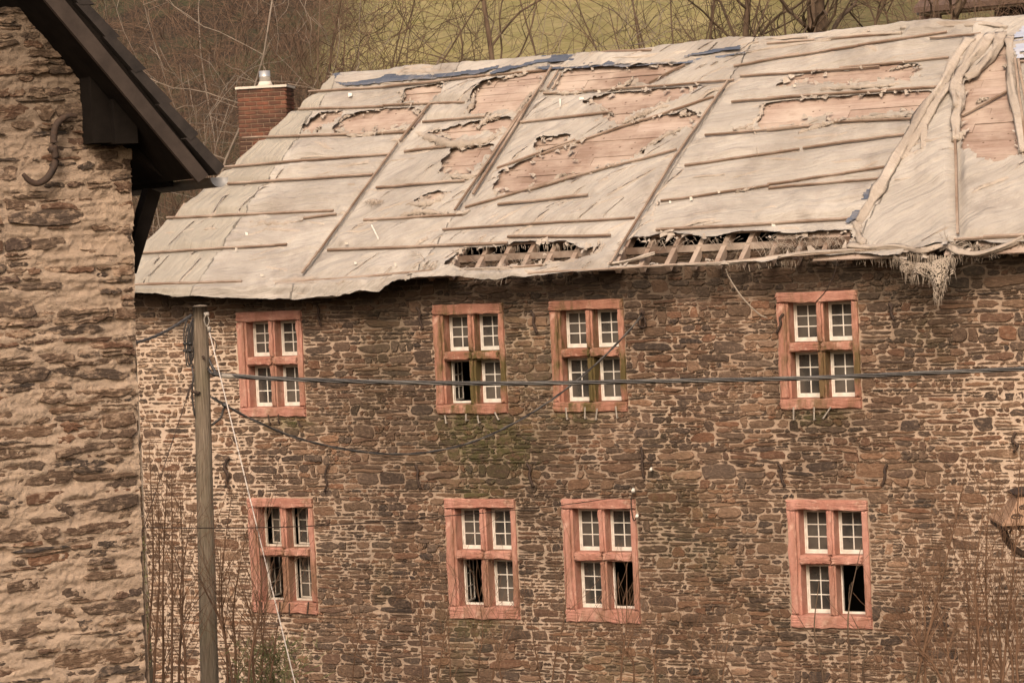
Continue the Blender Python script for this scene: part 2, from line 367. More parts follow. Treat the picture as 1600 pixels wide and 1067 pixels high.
def masonry(cells, place, holes, bounds, joint, proud, K=16, seed=3, tiltmax=.05, wav=.006, attr=None):
    """every stone a closed lump, all in one mesh; place(u,v,d) -> world, d = proud of the wall"""
    R = random.Random(seed); V = []; Fc = []; AT = []; n = 0
    for P in cells:
        cx = sum(p[0] for p in P)/len(P); cy = sum(p[1] for p in P)/len(P)
        skip = False
        for (a, b, c, d) in holes:
            if a < cx < b and c < cy < d: skip = True; break
            if cx <= a and c-.3 < cy < d+.3 and cy > c and cy < d: P = clip(P, 1, 0, a)
            elif cx >= b and c < cy < d: P = clip(P, -1, 0, -b)
            elif cy <= c and a < cx < b: P = clip(P, 0, 1, c)
            elif cy >= d and a < cx < b: P = clip(P, 0, -1, -d)
            else:
                if a < max(p[0] for p in P) and min(p[0] for p in P) < b and c < max(p[1] for p in P) and min(p[1] for p in P) < d:
                    P = clip(P, 1, 0, a) if cx <= a else clip(P, -1, 0, -b)
            if len(P) < 3: skip = True; break
        if skip: continue
        for (nx, ny, d) in bounds:
            P = clip(P, nx, ny, d)
            if len(P) < 3: break
        if len(P) < 3: continue
        P = np.array(P); mn = P.min(0); mx = P.max(0); h = (mx-mn)/2; c = (mx+mn)/2
        if h[0] < .022 or h[1] < .012: continue
        j = joint(c[0], c[1])*R.uniform(.5, 1.7)
        f = np.maximum(1-j/h, .35); P = c+(P-c)*f
        # resample + round corners
        for _ in range(1):
            Q = []
            for i in range(len(P)):
                a, b = P[i], P[(i+1) % len(P)]; Q += [a*.82+b*.18, a*.18+b*.82]
            P = np.array(Q)
        seg = np.linalg.norm(np.roll(P, -1, 0)-P, axis=1); cum = np.concatenate([[0], np.cumsum(seg)]); s = np.linspace(0, cum[-1], K, endpoint=False)+R.random()*.02
        PP = np.vstack([P, P[:1]]); Q = np.stack([np.interp(s, cum, PP[:, 0]), np.interp(s, cum, PP[:, 1])], 1)
        ha = min(h[1], .06); Q += nr.uniform(-1, 1, Q.shape)*wav*np.array([1.8, 1])*min(1, ha/.04)
        pr = proud(c[0], c[1])*R.uniform(.15, 1.6); tx, ty = R.uniform(-tiltmax, tiltmax), R.uniform(-tiltmax*2.0, tiltmax*1.2)
        def dep(q, e): return pr*e+(q[:, 0]-c[0])*tx+(q[:, 1]-c[1])*ty
        rings = [(1.0, None), (.985, .55), (.9, 1.0), (.5, 1.1)]
        base = n
        for sc, e in rings:
            q = c+(Q-c)*sc
            if e is None: d = np.full(K, -.05)
            else: d = dep(q, e)+(nr.uniform(-.004, .004, K) if sc < .95 else nr.uniform(-.003, .003, K))
            V.append(place(q[:, 0], q[:, 1], d))
        V.append(place(c[:1]*1.0, c[1:2]*1.0, np.array([pr*1.1+R.uniform(-.004, .006)])))
        nn = len(rings)
        for k in range(nn-1):
            for i in range(K): Fc.append((base+k*K+i, base+k*K+(i+1) % K, base+(k+1)*K+(i+1) % K, base+(k+1)*K+i))
        for i in range(K): Fc.append((base+(nn-1)*K+i, base+(nn-1)*K+(i+1) % K, base+nn*K, base+nn*K))
        n += nn*K+1
        if attr: AT.append(np.repeat(np.array([attr(c[0], c[1])]), nn*K+1, 0))
    V = np.vstack(V); Fc = [f[:3] if f[2] == f[3] else f for f in Fc]
    return V, Fc, (np.vstack(AT) if attr else None)
def mortar_sheet(u0, u1, v0, v1, step, place, holes, bounds, depth, attr):
    nu, nv = int((u1-u0)/step), int((v1-v0)/step); U, Vv = np.meshgrid(np.linspace(u0, u1, nu+1), np.linspace(v0, v1, nv+1), indexing='ij')
    # pull grid lines onto the hole edges
    D = depth(U, Vv); P = place(U.ravel(), Vv.ravel(), D.ravel()); idx = np.arange((nu+1)*(nv+1)).reshape(nu+1, nv+1)
    uc = (U[:-1, :-1]+U[1:, 1:])/2; vc = (Vv[:-1, :-1]+Vv[1:, 1:])/2; keep = np.ones(uc.shape, bool)
    for (a, b, c, d) in holes: keep &= ~((uc > a+.05) & (uc < b-.05) & (vc > c+.05) & (vc < d-.05))
    for (nx, ny, d) in bounds: keep &= (nx*uc+ny*vc < d)
    q = np.stack([idx[:-1, :-1], idx[1:, :-1], idx[1:, 1:], idx[:-1, 1:]], -1)[keep]
    return P, q, attr(U.ravel(), Vv.ravel())

# ================================================================ THE LONG STONE BUILDING
EY, EZ, PT = -.40, 7.40, math.radians(40); CT, ST = math.cos(PT), math.sin(PT)
RN = A(0, -ST, CT); RU = A(0, CT, ST); RD = float(RN@A(0, EY, EZ)); TR = 5.36          # roof normal, up-slope, plane, ridge distance
XR = 6.0
def roof_st(px, py):
    p = on_plane(px, py, RN, RD); return p[0], (p-A(p[0], EY, EZ))@RU
def rp(s, t, h=0.0):
    """roof surface; below the eave the cloth hangs, beyond the ridge it folds over"""
    s = np.asarray(s, float); t = np.asarray(t, float); h = np.asarray(h, float); s, t, h = np.broadcast_arrays(s, t, h)
    tc = np.clip(t, -.12, TR); lo = np.minimum(t+.12, 0); hi = np.maximum(t-TR, 0)
    y = EY+tc*CT-h*ST+lo*.15+hi*.75; z = EZ+tc*ST+h*CT+lo*.95-hi*.6
    return np.stack([s, y, z], -1)
def crop(c):
    X, Y, k = {'c2': (200, 60, 2.6675), 'c3': (500, 60, 2.6675), 'c4': (850, 60, 2.6675), 'c5': (1200, 0, 2.6675), 'c6': (1200, 300, 2.6675), 'px': (0, 0, 1)}[c]
    return lambda x, y: (X+x/k, Y+y/k)
def rst(c, pts): g = crop(c); return [roof_st(*g(x, y)) for x, y in pts]

B = thing("stone_building", (-4.5, 4, 0), "long dark rubble-stone building with red sandstone windows and a tattered sheeted roof", "building")
WX = [-10.2216, -6.5501, -4.5057, -.7828]; LX = [-10.181, -6.5015, -4.4498, -.7669]; UZ = (5.2902, 6.9628); LZ = (2.1582, 4.0); WW = 1.25
holes = [(x, x+WW, *UZ) for x in WX]+[(x, x+WW, *LZ) for x in LX]
def w_attr(u, v):
    u = np.asarray(u, float); v = np.asarray(v, float)
    n = fbm(u*.6, v*.9, 5); n2 = fbm(u*1.5, v*1.5, 15)
    sm = np.maximum(sst(-8.9, -10.6, u)*sst(7.0, 6.6, v), sst(1.2, 2.6, u)*sst(6.3, 5.4, v)*.9)+.55*sst(4.3, 3.4, v)*sst(.5, .7, n)+.25*sst(.55, .7, n2)
    sm = np.maximum(sm, .7*np.exp(-((u+4.9)/.5)**2-((v-2.7)/1.2)**2))
    mo = np.exp(-((u+5.7)/.9)**2-((v-4.85)/.45)**2)*1.3
    for x, z in [(-9.3, 5.2), (-6, 5.2), (-4.2, 5.25), (-.2, 5.2), (-6.0, 2.1), (-5.9, 4.1)]: mo = mo+.9*np.exp(-((u-x)/.45)**2-((v-z)/.16)**2)
    mo = mo+.35*sst(.55, .75, fbm(u*.8, v*.8, 33))*sst(-9, -7, u)
    damp_shade = sst(6.55, 7.2, v+(n2-.5)*.8)*.95+.55*sst(5.3, 6.9, v)*sst(.45, .6, fbm(u*1.6, v*.35, 41))*sst(-9.4, -8.4, u)+.35*sst(.5, .65, n)*sst(-9, -8, u)*sst(1.5, 0, u)  # damp streaks, plus eaves shade painted into the wall colour
    return np.clip(np.stack([sm, mo, damp_shade], -1), 0, 1)
def w_place(u, v, d): return np.stack([u, -np.asarray(d), v], -1)
def w_depth(u, v):
    sm = w_attr(u, v)[..., 0]
    return -.022+.022*fbm(u*2.2, v*6, 8)+.022*(fbm(u*9, v*16, 9)-.5)+.008*sm
B0X = -12.25
cells = courses(B0X-.2, XR+.1, .2, 7.9, .078, .07, .48, 5, holes, .46, .30, .08)
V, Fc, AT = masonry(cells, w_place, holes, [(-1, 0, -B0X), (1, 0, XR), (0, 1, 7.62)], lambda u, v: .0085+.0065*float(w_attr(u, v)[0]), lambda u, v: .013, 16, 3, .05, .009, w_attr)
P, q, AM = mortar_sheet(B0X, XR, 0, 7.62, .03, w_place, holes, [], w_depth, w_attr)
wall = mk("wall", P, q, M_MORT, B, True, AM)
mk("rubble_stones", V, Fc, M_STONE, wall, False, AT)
m = MB(); m.bx(B0X, XR, 8.0, 8.4, 0, 7.3); m.bx(B0X, B0X+.3, .08, 8.0, 0, 7.3); m.bx(XR-.3, XR, .08, 8.0, 0, 7.3)
m.build("rear_wall", M_MORT, B)
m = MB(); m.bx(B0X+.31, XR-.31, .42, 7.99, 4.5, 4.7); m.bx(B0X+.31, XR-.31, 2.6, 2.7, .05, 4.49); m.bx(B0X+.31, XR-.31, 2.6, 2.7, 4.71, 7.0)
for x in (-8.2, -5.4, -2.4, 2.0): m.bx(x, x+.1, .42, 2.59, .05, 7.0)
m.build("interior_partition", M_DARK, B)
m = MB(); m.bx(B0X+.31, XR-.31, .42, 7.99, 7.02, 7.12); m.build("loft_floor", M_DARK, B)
m = MB(); m.bx(B0X+.05, XR-.05, -.02, .36, 7.60, 7.70)                   # wall plate
m.build("wall_plate", M_OLDTIM, B)

# ---- windows
def window(x, z0, z1, sashes, stain, lower, label=None):
    d = .26; fr = .03; S = WW
    if lower: lin, up, tr, lo, sil = .155, .636, .144, .715, .19
    else: lin, up, tr, lo, sil = .156, .557, .146, .654, .157
    jl, op, mu, jr = .17, .43, .11, .11
    w = thing("window", (x, -.03, z0), None, None); w.parent = B; w.location = (A(x, -.03, z0)-ORG[B]).tolist(); ORG[w] = A(x, -.03, z0)
    if label: w["label"] = label
    def piece(name, a, b, c, e, y0=-.03, y1=d, sl=0, sr=0, sb=0, st=0):
        mm = MB(); r = .012
        # front edge chamfered and slightly irregular
        ys = [y0+r, y0]; q = []
        P0 = [(a, c), (b, c), (b, e), (a, e)]
        V = []; k = 14; w1_ = [(nr.uniform(-1, 1)) for _ in range(4*k)]; w1_ = [(w1_[q_i-1]+w1_[q_i]+w1_[(q_i+1) % (4*k)])/2 for q_i in range(4*k)]
        def ringpts(ins, jit, stp=0):
            out = []
            for (p0, p1) in zip(P0, P0[1:]+P0[:1]):
                for i in range(k):
                    t = i/k; xx = p0[0]+(p1[0]-p0[0])*t; zz = p0[1]+(p1[1]-p0[1])*t
                    cx, cz = (a+b)/2, (c+e)/2; sx = 1-ins/((b-a)/2); sz = 1-ins/((e-c)/2)
                    X_ = cx+(xx-cx)*sx; Z_ = cz+(zz-cz)*sz; q_ = w1_[len(out)]
                    if stp: X_ = min(max(X_, a+sl+ins*.3), b-sr-ins*.3); Z_ = min(max(Z_, c+sb), e-st)
                    out.append((X_+(nr.uniform(-.6, .6)+q_)*jit, Z_+(nr.uniform(-.6, .6)+q_)*jit))
            return out
        rs = [(y1, 0, 0, 0), (y0+.045, 0, .003, 0), (y0+.040, .003, .003, 1), (y0+.008, .007, .013, 1), (y0, .020, .010, 1)]
        N = 4*k
        for (yy, ins, jit, stp) in rs:
            for (xx, zz) in ringpts(ins, jit, stp): V.append((xx, yy+nr.uniform(-1, 1)*jit*.5, zz))
        V.append(((a+b)/2, y0-.001, (c+e)/2))
        Fc = [(g*N+i, g*N+(i+1) % N, (g+1)*N+(i+1) % N, (g+1)*N+i) for g in range(4) for i in range(N)]+[(4*N+i, 4*N+(i+1) % N, 5*N) for i in range(N)]+[tuple(range(N))[::-1]]
        o = mk(name, V, Fc, M_SAND, w); o["stain"] = stain*rng.uniform(.7, 1.2); return o
    g = .004
    piece("sill", x, x+S, z0, z0+sil-g, -.045); piece("lintel", x, x+S, z1-lin+g, z1, -.038)
    piece("jamb", x, x+jl, z0+sil, z1-lin, sr=.035); piece("jamb", x+S-jr, x+S, z0+sil, z1-lin, sl=.02)
    zt = z0+sil+lo
    for a in (x+jl+g, x+jl+op+mu/2+g/2): piece("transom", a, a+op+mu/2-g*1.5, zt+g, zt+tr-g, -.028, sb=.025, st=.02)
    piece("mullion", x+jl+op, x+jl+op+mu, z0+sil, zt, -.027, sl=.025, sr=.025); piece("mullion", x+jl+op, x+jl+op+mu, zt+tr, z1-lin, -.027, sl=.025, sr=.025)
    # casements set back in the reveal
    yf = .20
    cells_ = [(x+jl, zt+tr, up), (x+jl+op+mu, zt+tr, up), (x+jl, z0+sil, lo), (x+jl+op+mu, z0+sil, lo)]
    for (a, zb, hh), md in zip(cells_, sashes):
        wm = M_OLDWHITE if md[0] in 'lr' and lower and x < -10 else M_WHITE
        f = MB(); fw = .020; b2 = a+op; zt2 = zb+hh
        f.bx(a+.001, a+fw, yf, yf+.045, zb+.001, zt2-.001); f.bx(b2-fw, b2-.001, yf, yf+.045, zb+.001, zt2-.001); f.bx(a+fw, b2-fw, yf+.001, yf+.044, zb+.001, zb+fw+.012); f.bx(a+fw, b2-fw, yf+.001, yf+.044, zt2-fw, zt2-.001)
        f.build("frame", wm, w)
        # moving sash
        sw, sh = op-2*fw-.006, hh-2*fw-.016; s = MB(); gl = MB(); sf = .021; mt = .015; dy = .03
        def bb(M, x0, x1, y0, y1, q0, q1): M.bx(x0, x1, y0, y1, q0, q1)
        bb(s, 0, sf, 0, dy, 0, sh); bb(s, sw-sf, sw, 0, dy, 0, sh); bb(s, sf, sw-sf, .001, dy-.001, 0, sf+.004); bb(s, sf, sw-sf, .001, dy-.001, sh-sf, sh)
        bb(s, sw/2-mt/2, sw/2+mt/2, .004, dy-.006, sf+.01, sh-sf)
        for k in (1, 2):
            zz = sf+.01+(sh-2*sf-.01)*k/3; bb(s, sf, sw/2-mt/2, .005, dy-.007, zz-mt/2, zz+mt/2); bb(s, sw/2+mt/2, sw-sf, .005, dy-.007, zz-mt/2, zz+mt/2)
        bb(gl, sf, sw-sf, .012, .015, sf, sh-sf)
        ang = math.radians(md[1]) if len(md) > 1 else 0; ox, oz = a+fw+.003, zb+fw+.014
        for M, nm, mat in ((s, "casement", wm), (gl, "glass", M_GLASS)):
            v = np.vstack(M.v)
            if md[0] == 'l': X = v[:, 0]*math.cos(ang)-v[:, 1]*math.sin(ang)*0; Y = v[:, 0]*math.sin(ang)+v[:, 1]*math.cos(ang); X = v[:, 0]*math.cos(ang)-v[:, 1]*math.sin(ang)
            elif md[0] == 'r': u = sw-v[:, 0]; X = sw-(u*math.cos(ang)-v[:, 1]*math.sin(ang)); Y = u*math.sin(ang)+v[:, 1]*math.cos(ang)
            else: X, Y = v[:, 0], v[:, 1]
            mk(nm, np.stack([ox+X, yf+.008+(.03 if md[0] != 'c' else 0)+Y, oz+v[:, 2]], -1), M.f, mat, w)
    return w
C = ('c',)
window(WX[0], *UZ, [C, C, C, C], .15, False)
window(WX[1], *UZ, [C, C, ('l', 101), C], 1.0, False, "moss-streaked orange window with one casement standing open")
window(WX[2], *UZ, [C, C, C, C], .85, False)
window(WX[3], *UZ, [C, C, C, C], .6, False)
window(LX[0], *LZ, [('r', 16), ('r', 10), ('l', 98), ('r', 8)], .35, True, "window with flaking casements hanging ajar")
window(LX[1], *LZ, [C, C, ('l', 103), C], .2, True)
window(LX[2], *LZ, [C, C, C, ('r', 96)], .12, True, "window with a black open lower light")
window(LX[3], *LZ, [C, C, C, ('r', 96)], .0, True)

# ---- iron on the wall
def irons(name, pts, r, mat, k=6, lab=None):
    m = MB(); m.tube(spline(pts, 5), r, k); o = m.build(name, mat, B, True)
    if lab: o["label"] = lab
def wp(px, py, y=-.05): return wallpt(px, py, y)
for (px, py, L, s) in [(497, 492, 34, 3), (655, 497, 34, 4), (833, 503, 34, 4), (1392, 487, 26, 3), (652, 745, 36, 3), (827, 742, 36, 4), (1003, 722, 50, 2), (1220, 742, 36, 4), (1383, 742, 34, -3), (1220, 505, 30, -4)]:
    irons("wall_anchor", [wp(px-s, py-L/2), wp(px+s*.3, py-L/4, -.06), wp(px, py, -.06), wp(px+s*.6, py+L/4, -.06), wp(px+s*1.6, py+L/2)], .020, M_IRON)
irons("wall_anchor", [wp(357, 715), wp(353, 722), wp(351, 732, -.07), wp(356, 742, -.07), wp(354, 755), wp(359, 762)], [.014]*2+[.03]*21+[.016]*3 if False else .026, M_IRON, lab="thick S-shaped wall anchor")
irons("wall_anchor", [wp(515, 724), wp(510, 732, -.07), wp(508, 745, -.07), wp(511, 756, -.07), wp(507, 768)], .018, M_IRON, lab="thin curved wall anchor")
irons("wall_anchor", [wp(1587, 675), wp(1582, 688, -.07), wp(1590, 696, -.07), wp(1584, 706)], .02, M_IRON)
for (px, py, dx, L, mt) in [(675+21, 655, 1, 13, M_PEG), (728, 652, 0, 11, M_PEG), (747, 655, 1, 12, M_PEG), (776, 650, 3, 12, M_PEG), (885, 646, 1, 19, M_PEG), (914, 645, 0, 18, M_PEG), (932, 647, -1, 18, M_PEG), (963, 644, 1, 19, M_PEG),
                        (1240, 646, 0, 20, M_PEG), (1272, 646, 0, 20, M_PEG), (1292, 645, -6, 18, M_PEG), (420, 655, 1, 14, M_IRON), (435, 654, 0, 14, M_IRON), (467, 662, 2, 10, M_IRON), (409, 950, 0, 20, M_IRON), (437, 951, 0, 22, M_IRON), (452, 952, 0, 20, M_IRON), (481, 950, -1, 20, M_IRON)]:
    p = wp(px-dx, py-L/2, -.055); q_ = wp(px+dx, py+L/2, -.055); m = MB(); m.tube([p, q_], .013, 5); m.tube([q_+A(0, 0, .012), q_+A(0, .10, .0)], .011, 5); m.build("sill_bracket", mt, B)

# ---- roof: boarding with the eaves strip missing, rafters, battens
HP0 = roof_st(210, 400); HP1 = roof_st(530, 118)
def hip_s(t): return HP0[0]+(HP1[0]-HP0[0])*(np.asarray(t)-HP0[1])/(HP1[1]-HP0[1])
EH = [rst('c3', [(535, 972), (590, 890), (670, 880), (720, 885), (780, 868), (900, 858), (1000, 870), (1067, 868), (1067, 950), (900, 955), (700, 968)]),
      rst('c4', [(-5, 955), (-5, 868), (100, 868), (160, 890), (225, 880), (250, 855), (200, 915), (140, 945)]),
      rst('c4', [(300, 955), (350, 840), (440, 850), (500, 825), (600, 838), (680, 845), (820, 825), (900, 825), (1000, 840), (1280, 820), (1285, 885), (1067, 905), (760, 938), (560, 950)]),
      rst('c6', [(560, 285), (570, 250), (640, 255), (725, 240), (735, 262), (650, 292)]), rst('c6', [(765, 262), (775, 225), (860, 220), (935, 235), (945, 255), (870, 272)])]
BH = [rst('c3', [(66, 385), (75, 365), (115, 335), (150, 328), (280, 303), (400, 300), (425, 330), (385, 372), (240, 398), (150, 404)]),
      rst('c3', [(335, 275), (350, 240), (372, 220), (510, 208), (500, 250), (440, 272)]),
      rst('c3', [(628, 326), (632, 270), (645, 238), (700, 200), (790, 165), (950, 148), (920, 200), (860, 270), (830, 312)]),
      rst('c3', [(465, 398), (640, 370), (800, 338), (790, 380), (745, 402), (640, 420), (530, 432)]),
      rst('c3', [(515, 570), (520, 540), (572, 475), (722, 455), (690, 520), (620, 582)]),
      rst('c3', [(372, 684), (470, 660), (545, 648), (530, 668), (440, 694)]),
      rst('c3', [(712, 660), (757, 575), (860, 525), (1000, 470), (1067, 450), (1067, 580), (850, 640)]),
      rst('c4', [(-40, 625), (-40, 500), (0, 485), (190, 425), (350, 358), (430, 345), (600, 320), (645, 328), (620, 370), (480, 430), (400, 490), (290, 530), (100, 588)]),
      rst('c4', [(188, 268), (300, 238), (660, 208), (560, 270), (400, 312), (330, 362), (280, 338), (250, 298)]),
      rst('c4', [(42, 222), (80, 160), (150, 140), (400, 128), (575, 122), (450, 192), (300, 215), (170, 228)]),
      rst('c5', [(70, 358), (108, 320), (290, 298), (540, 278), (622, 276), (628, 300), (600, 342), (480, 352), (380, 362)]),
      rst('c5', [(-30, 538), (-30, 452), (0, 444), (150, 420), (330, 410), (702, 393), (690, 430), (620, 472), (500, 482), (280, 512), (240, 505)]),
      rst('c5', [(822, 372), (900, 300), (960, 210), (985, 163), (1008, 190), (1002, 260), (1007, 350), (1032, 430), (1047, 560), (1062, 662), (960, 694), (870, 672), (812, 610), (800, 500), (824, 440)]),
      rst('c4', [(982, 208), (1020, 175), (1100, 148), (1180, 150), (1150, 200), (1067, 208)]),
      rst('c3', [(918, 468), (930, 430), (1042, 420), (1010, 445), (950, 468)]),
      rst('c2', [(738, 395), (790, 330), (880, 312), (915, 318), (850, 360), (790, 398)])]
# boards: rows, each board a plank of its own inside the one boarding mesh
m = MB(); t = .0; Rb = random.Random(4); row = 0
while t < TR-.02:
    hgt = Rb.uniform(.15, .20); t1 = min(t+hgt, TR); s = float(hip_s(t1))+.02
    while s < XR:
        L = Rb.uniform(1.6, 4.2); e = min(s+L, XR); mid = (t+t1)/2
        cuts = [(s, e)]
        if t < .98:
            ss = np.linspace(s, e, max(3, int((e-s)/.05))); inside = np.zeros(len(ss), bool)
            for Pq in EH:
                for tt in (t+.02, mid, t1-.02): inside |= inpoly(ss, np.full(len(ss), tt), Pq)
            cuts = []; a = None
            for i, v in enumerate(inside):
                if not v and a is None: a = ss[i]
                if (v or i == len(ss)-1) and a is not None:
                    if ss[i]-a > .06: cuts.append((a, ss[i]))
                    a = None
        for (a, b) in cuts:
            dz = Rb.uniform(-.009, .009); k1 = Rb.uniform(-.004, .004)
            m.box(rp((a+b)/2, (t+t1)/2+k1, -.012+dz), A((b-a)/2-.0018, 0, 0), RU*((t1-t)/2-Rb.choice([.0003, .001, .0025, .006])), RN*.011)
        s = e
    t = t1; row += 1
roof = m.build("roof_boarding", M_BOARD, B)
# shell behind the boards (front slope above the eaves, back slope, hip end), keeps the loft dark
BY = 2*(EY+TR*CT)-EY; RZ = EZ+TR*ST; hx0, hx1 = float(hip_s(0))-.05, float(hip_s(TR))
m = MB(); a0 = rp(float(hip_s(1.05)), 1.05, -.03); a1 = rp(XR, 1.05, -.03); b1 = rp(XR, TR, -.03); b0 = rp(hx1, TR, -.03)
m.add([a0, a1, b1, b0, A(hx0, BY, EZ), A(XR, BY, EZ), A(hx0, EY, EZ-.05)], [(0, 1, 2, 3), (3, 2, 5, 4), (3, 4, 6, 0)])
m.add([A(XR-.02, EY+.1, EZ), A(XR-.02, BY-.1, EZ), A(XR-.02, (EY+BY)/2, RZ-.05)], [(0, 1, 2)])
m.build("roof_slope", M_SLATE, B)
for i, s in enumerate(np.arange(-12.1, XR, .405)):
    if s < -6.4: 
        if i % 2: continue
    s = s+Rb.uniform(-.03, .03); m = MB(); m.bar(rp(s, .10, -.10), rp(s+Rb.uniform(-.02, .02), 2.2, -.10), .075, .13, RN); m.build("rafter", M_RAFTER, B)
m = MB(); m.bar(rp(-6.6, .55, -.62), rp(3.2, .55, -.62), .12, .10, A(0, 0, 1)); m.build("purlin", M_OLDTIM, B)

BAT = []
for c, L in {'c2': [(755, 230, 1067, 210), (715, 302, 1067, 293), (482, 424, 1170, 400), (388, 547, 1095, 490), (420, 615, 1025, 577), (165, 755, 860, 724), (735, 758, 872, 740), (10, 905, 665, 868), (20, 1035, 480, 1022)],
             'c3': [(265, 214, 690, 166), (690, 163, 950, 140), (265, 287, 605, 274), (430, 357, 692, 335), (355, 480, 602, 452), (240, 632, 607, 602), (185, 765, 598, 740), (515, 805, 1315, 755), (35, 890, 785, 862), (785, 837, 1215, 832), (745, 704, 1120, 663),
                    (740, 548, 1067, 430), (608, 712, 1067, 578), (840, 358, 1220, 315), (935, 240, 1067, 234), (-65, 992, 0, 905), (0, 905, 330, 448), (340, 440, 466, 285), (645, 665, 1045, 12), (570, 730, 870, 290), (955, 222, 1000, 150), (975, 225, 1010, 158), (-180, 1030, 480, 978), (730, 490, 840, 320), (600, 975, 935, 955)],
             'c4': [(130, 235, 795, 185), (-30, 497, 420, 345), (420, 348, 712, 250), (-60, 640, 290, 540), (290, 543, 557, 472), (285, 955, 560, 500), (555, 505, 770, 192), (795, 125, 1067, 72), (820, 168, 1400, 128), (785, 275, 1100, 248), (675, 415, 1067, 378), (590, 537, 1067, 470), (490, 687, 940, 623), (470, 808, 1300, 760),
                    (440, 195, 590, 120), (-60, 990, 740, 945), (740, 943, 1400, 885), (30, 66, 450, 58)],
             'c5': [(0, 258, 380, 200), (380, 200, 750, 142), (680, 170, 890, 153), (300, 292, 755, 248), (0, 418, 715, 370), (0, 552, 250, 528), (280, 520, 622, 503), (150, 628, 572, 570), (0, 778, 487, 705), (5, 793, 490, 750), (787, 600, 797, 992), (782, 500, 787, 598), (1036, 262, 1085, 660), (1048, 262, 1100, 560), (1045, 268, 1120, 262), (810, 492, 1000, 392), (0, 192, 560, 148), (900, 1000, 1200, 985)],
             'c6': [(0, 278, 530, 238), (780, 207, 1300, 178)]}.items():
    g = crop(c)
    for (x0, y0, x1, y1) in L: BAT.append((roof_st(*g(x0, y0)), roof_st(*g(x1, y1))))
for i, (p, q_) in enumerate(BAT):
    m = MB(); w = Rb.uniform(.026, .038); lift = .035+(i % 5)*.0035
    steep = abs(p[1]-q_[1]) > abs(p[0]-q_[0])
    if steep: lift += .03
    n = 5; pts = [rp(p[0]+(q_[0]-p[0])*k/n+Rb.uniform(-.004, .004), p[1]+(q_[1]-p[1])*k/n+Rb.uniform(-.008, .008), lift+Rb.uniform(0, .006)) for k in range(n+1)]
    V = []; 
    for P_ in pts:
        d = A(*(pts[-1]-pts[0])); d /= np.linalg.norm(d); sd_ = np.cross(d, RN)
        for a, b in ((-1, -1), (1, -1), (1, 1), (-1, 1)): V.append(P_+sd_*w/2*a+RN*.014*b)
    Fq = [(k*4+j, k*4+(j+1) % 4, k*4+4+(j+1) % 4, k*4+4+j) for k in range(n) for j in range(4)]+[(3, 2, 1, 0), (n*4, n*4+1, n*4+2, n*4+3)]
    mk("batten", V, Fq, M_BATTEN, B)

# ================================================================ THE SHEETING
ds, dt = .03, .025; s0, s1, t0, t1 = -12.75, XR, -.42, TR+.25
ns, nt = int((s1-s0)/ds), int((t1-t0)/dt); S, T = np.meshgrid(np.linspace(s0, s1, ns+1), np.linspace(t0, t1, nt+1), indexing='ij')
EDGE0 = [roof_st(*p) for p in [(150, 458), (210, 463), (300, 466), (420, 468), (520, 466), (590, 459), (625, 446), (700, 441), (770, 444), (830, 437), (960, 425), (1130, 416), (1200, 417), (1340, 399), (1380, 408), (1420, 402), (1600, 383), (1750, 372)]]
ed0 = np.interp(S, [e[0] for e in EDGE0], [e[1] for e in EDGE0])+(fbm(S*2, S*0, 81)-.5)*.04
T = np.where(T < .5, ed0+(T-t0)*(.5-ed0)/(.5-t0), T); hp_ = hip_s(T)-.01; S = np.where(S < -8.5, hp_+(S-s0)*(-8.5-hp_)/(-8.5-s0), S)
def seamv(c, a, b):
    g = crop(c); p, q_ = roof_st(*g(*a)), roof_st(*g(*b)); return p[0]+(q_[0]-p[0])*(T-p[1])/(q_[1]-p[1])
SEAMS = [('c2', (510, 715), (870, 190)), ('c3', (0, 905), (466, 285)), ('c3', (570, 735), (940, 150)), ('c4', (285, 955), (770, 192)), ('px', (1347, 372), (1512, 66))]
zv = np.zeros(S.shape, int)
for q_ in SEAMS: zv += (S > seamv(*q_)).astype(int)
TH = np.radians(np.array([66, 4, 40, 47, 7, 38], float))[zv]; ORS = np.array([-11.5, -9.3, -7, -4, -1, 2.5])[zv]
wpx, wpy = .5*(fbm(S*.6, T*.6, 121)-.5), .5*(fbm(S*.6, T*.6, 122)-.5)
ALO = (S-ORS)*np.cos(TH)+T*np.sin(TH)+wpx; ACR = -(S-ORS)*np.sin(TH)+T*np.cos(TH)+wpy
jx = (fbm(S*5, T*5, 51, 4, .65)-.5)*.30+(vn(S*30, T*30, 52)-.5)*.05; jy = (fbm(S*5, T*5, 61, 4, .65)-.5)*.20+(vn(S*30, T*30, 62)-.5)*.04
hole = np.zeros(S.shape, bool)
for Pq in BH: hole |= inpoly(S+jx, T+jy, Pq)
for Pq in EH: hole |= inpoly(S+jx*.5, T+jy*.3, Pq)
# the grid is drawn in to the hip and to the cloth's lower edge so that both run clean
EDGE = [roof_st(*p) for p in [(150, 458), (210, 463), (300, 466), (420, 468), (520, 466), (590, 459), (625, 446), (700, 441), (770, 444), (830, 437), (960, 425), (1130, 416), (1200, 417), (1340, 399), (1380, 408), (1420, 402), (1600, 383), (1750, 372)]]
ed = np.interp(S, [e[0] for e in EDGE], [e[1] for e in EDGE])+(fbm(S*2, S*0, 81)-.5)*.05
out = np.zeros(S.shape, bool)
dist = np.full(S.shape, 9.0)
for (p, q_) in BAT:
    p = np.array(p); q_ = np.array(q_); d = q_-p; L2 = d@d; k = np.clip(((S-p[0])*d[0]+(T-p[1])*d[1])/L2, 0, 1)
    dist = np.minimum(dist, np.hypot(S-p[0]-k*d[0], T-p[1]-k*d[1]))
pin = sst(0.0, .16, dist)
bl = hole.astype(float)
for _ in range(5): bl = (bl+np.roll(bl, 1, 0)+np.roll(bl, -1, 0)+np.roll(bl, 1, 1)+np.roll(bl, -1, 1))/5
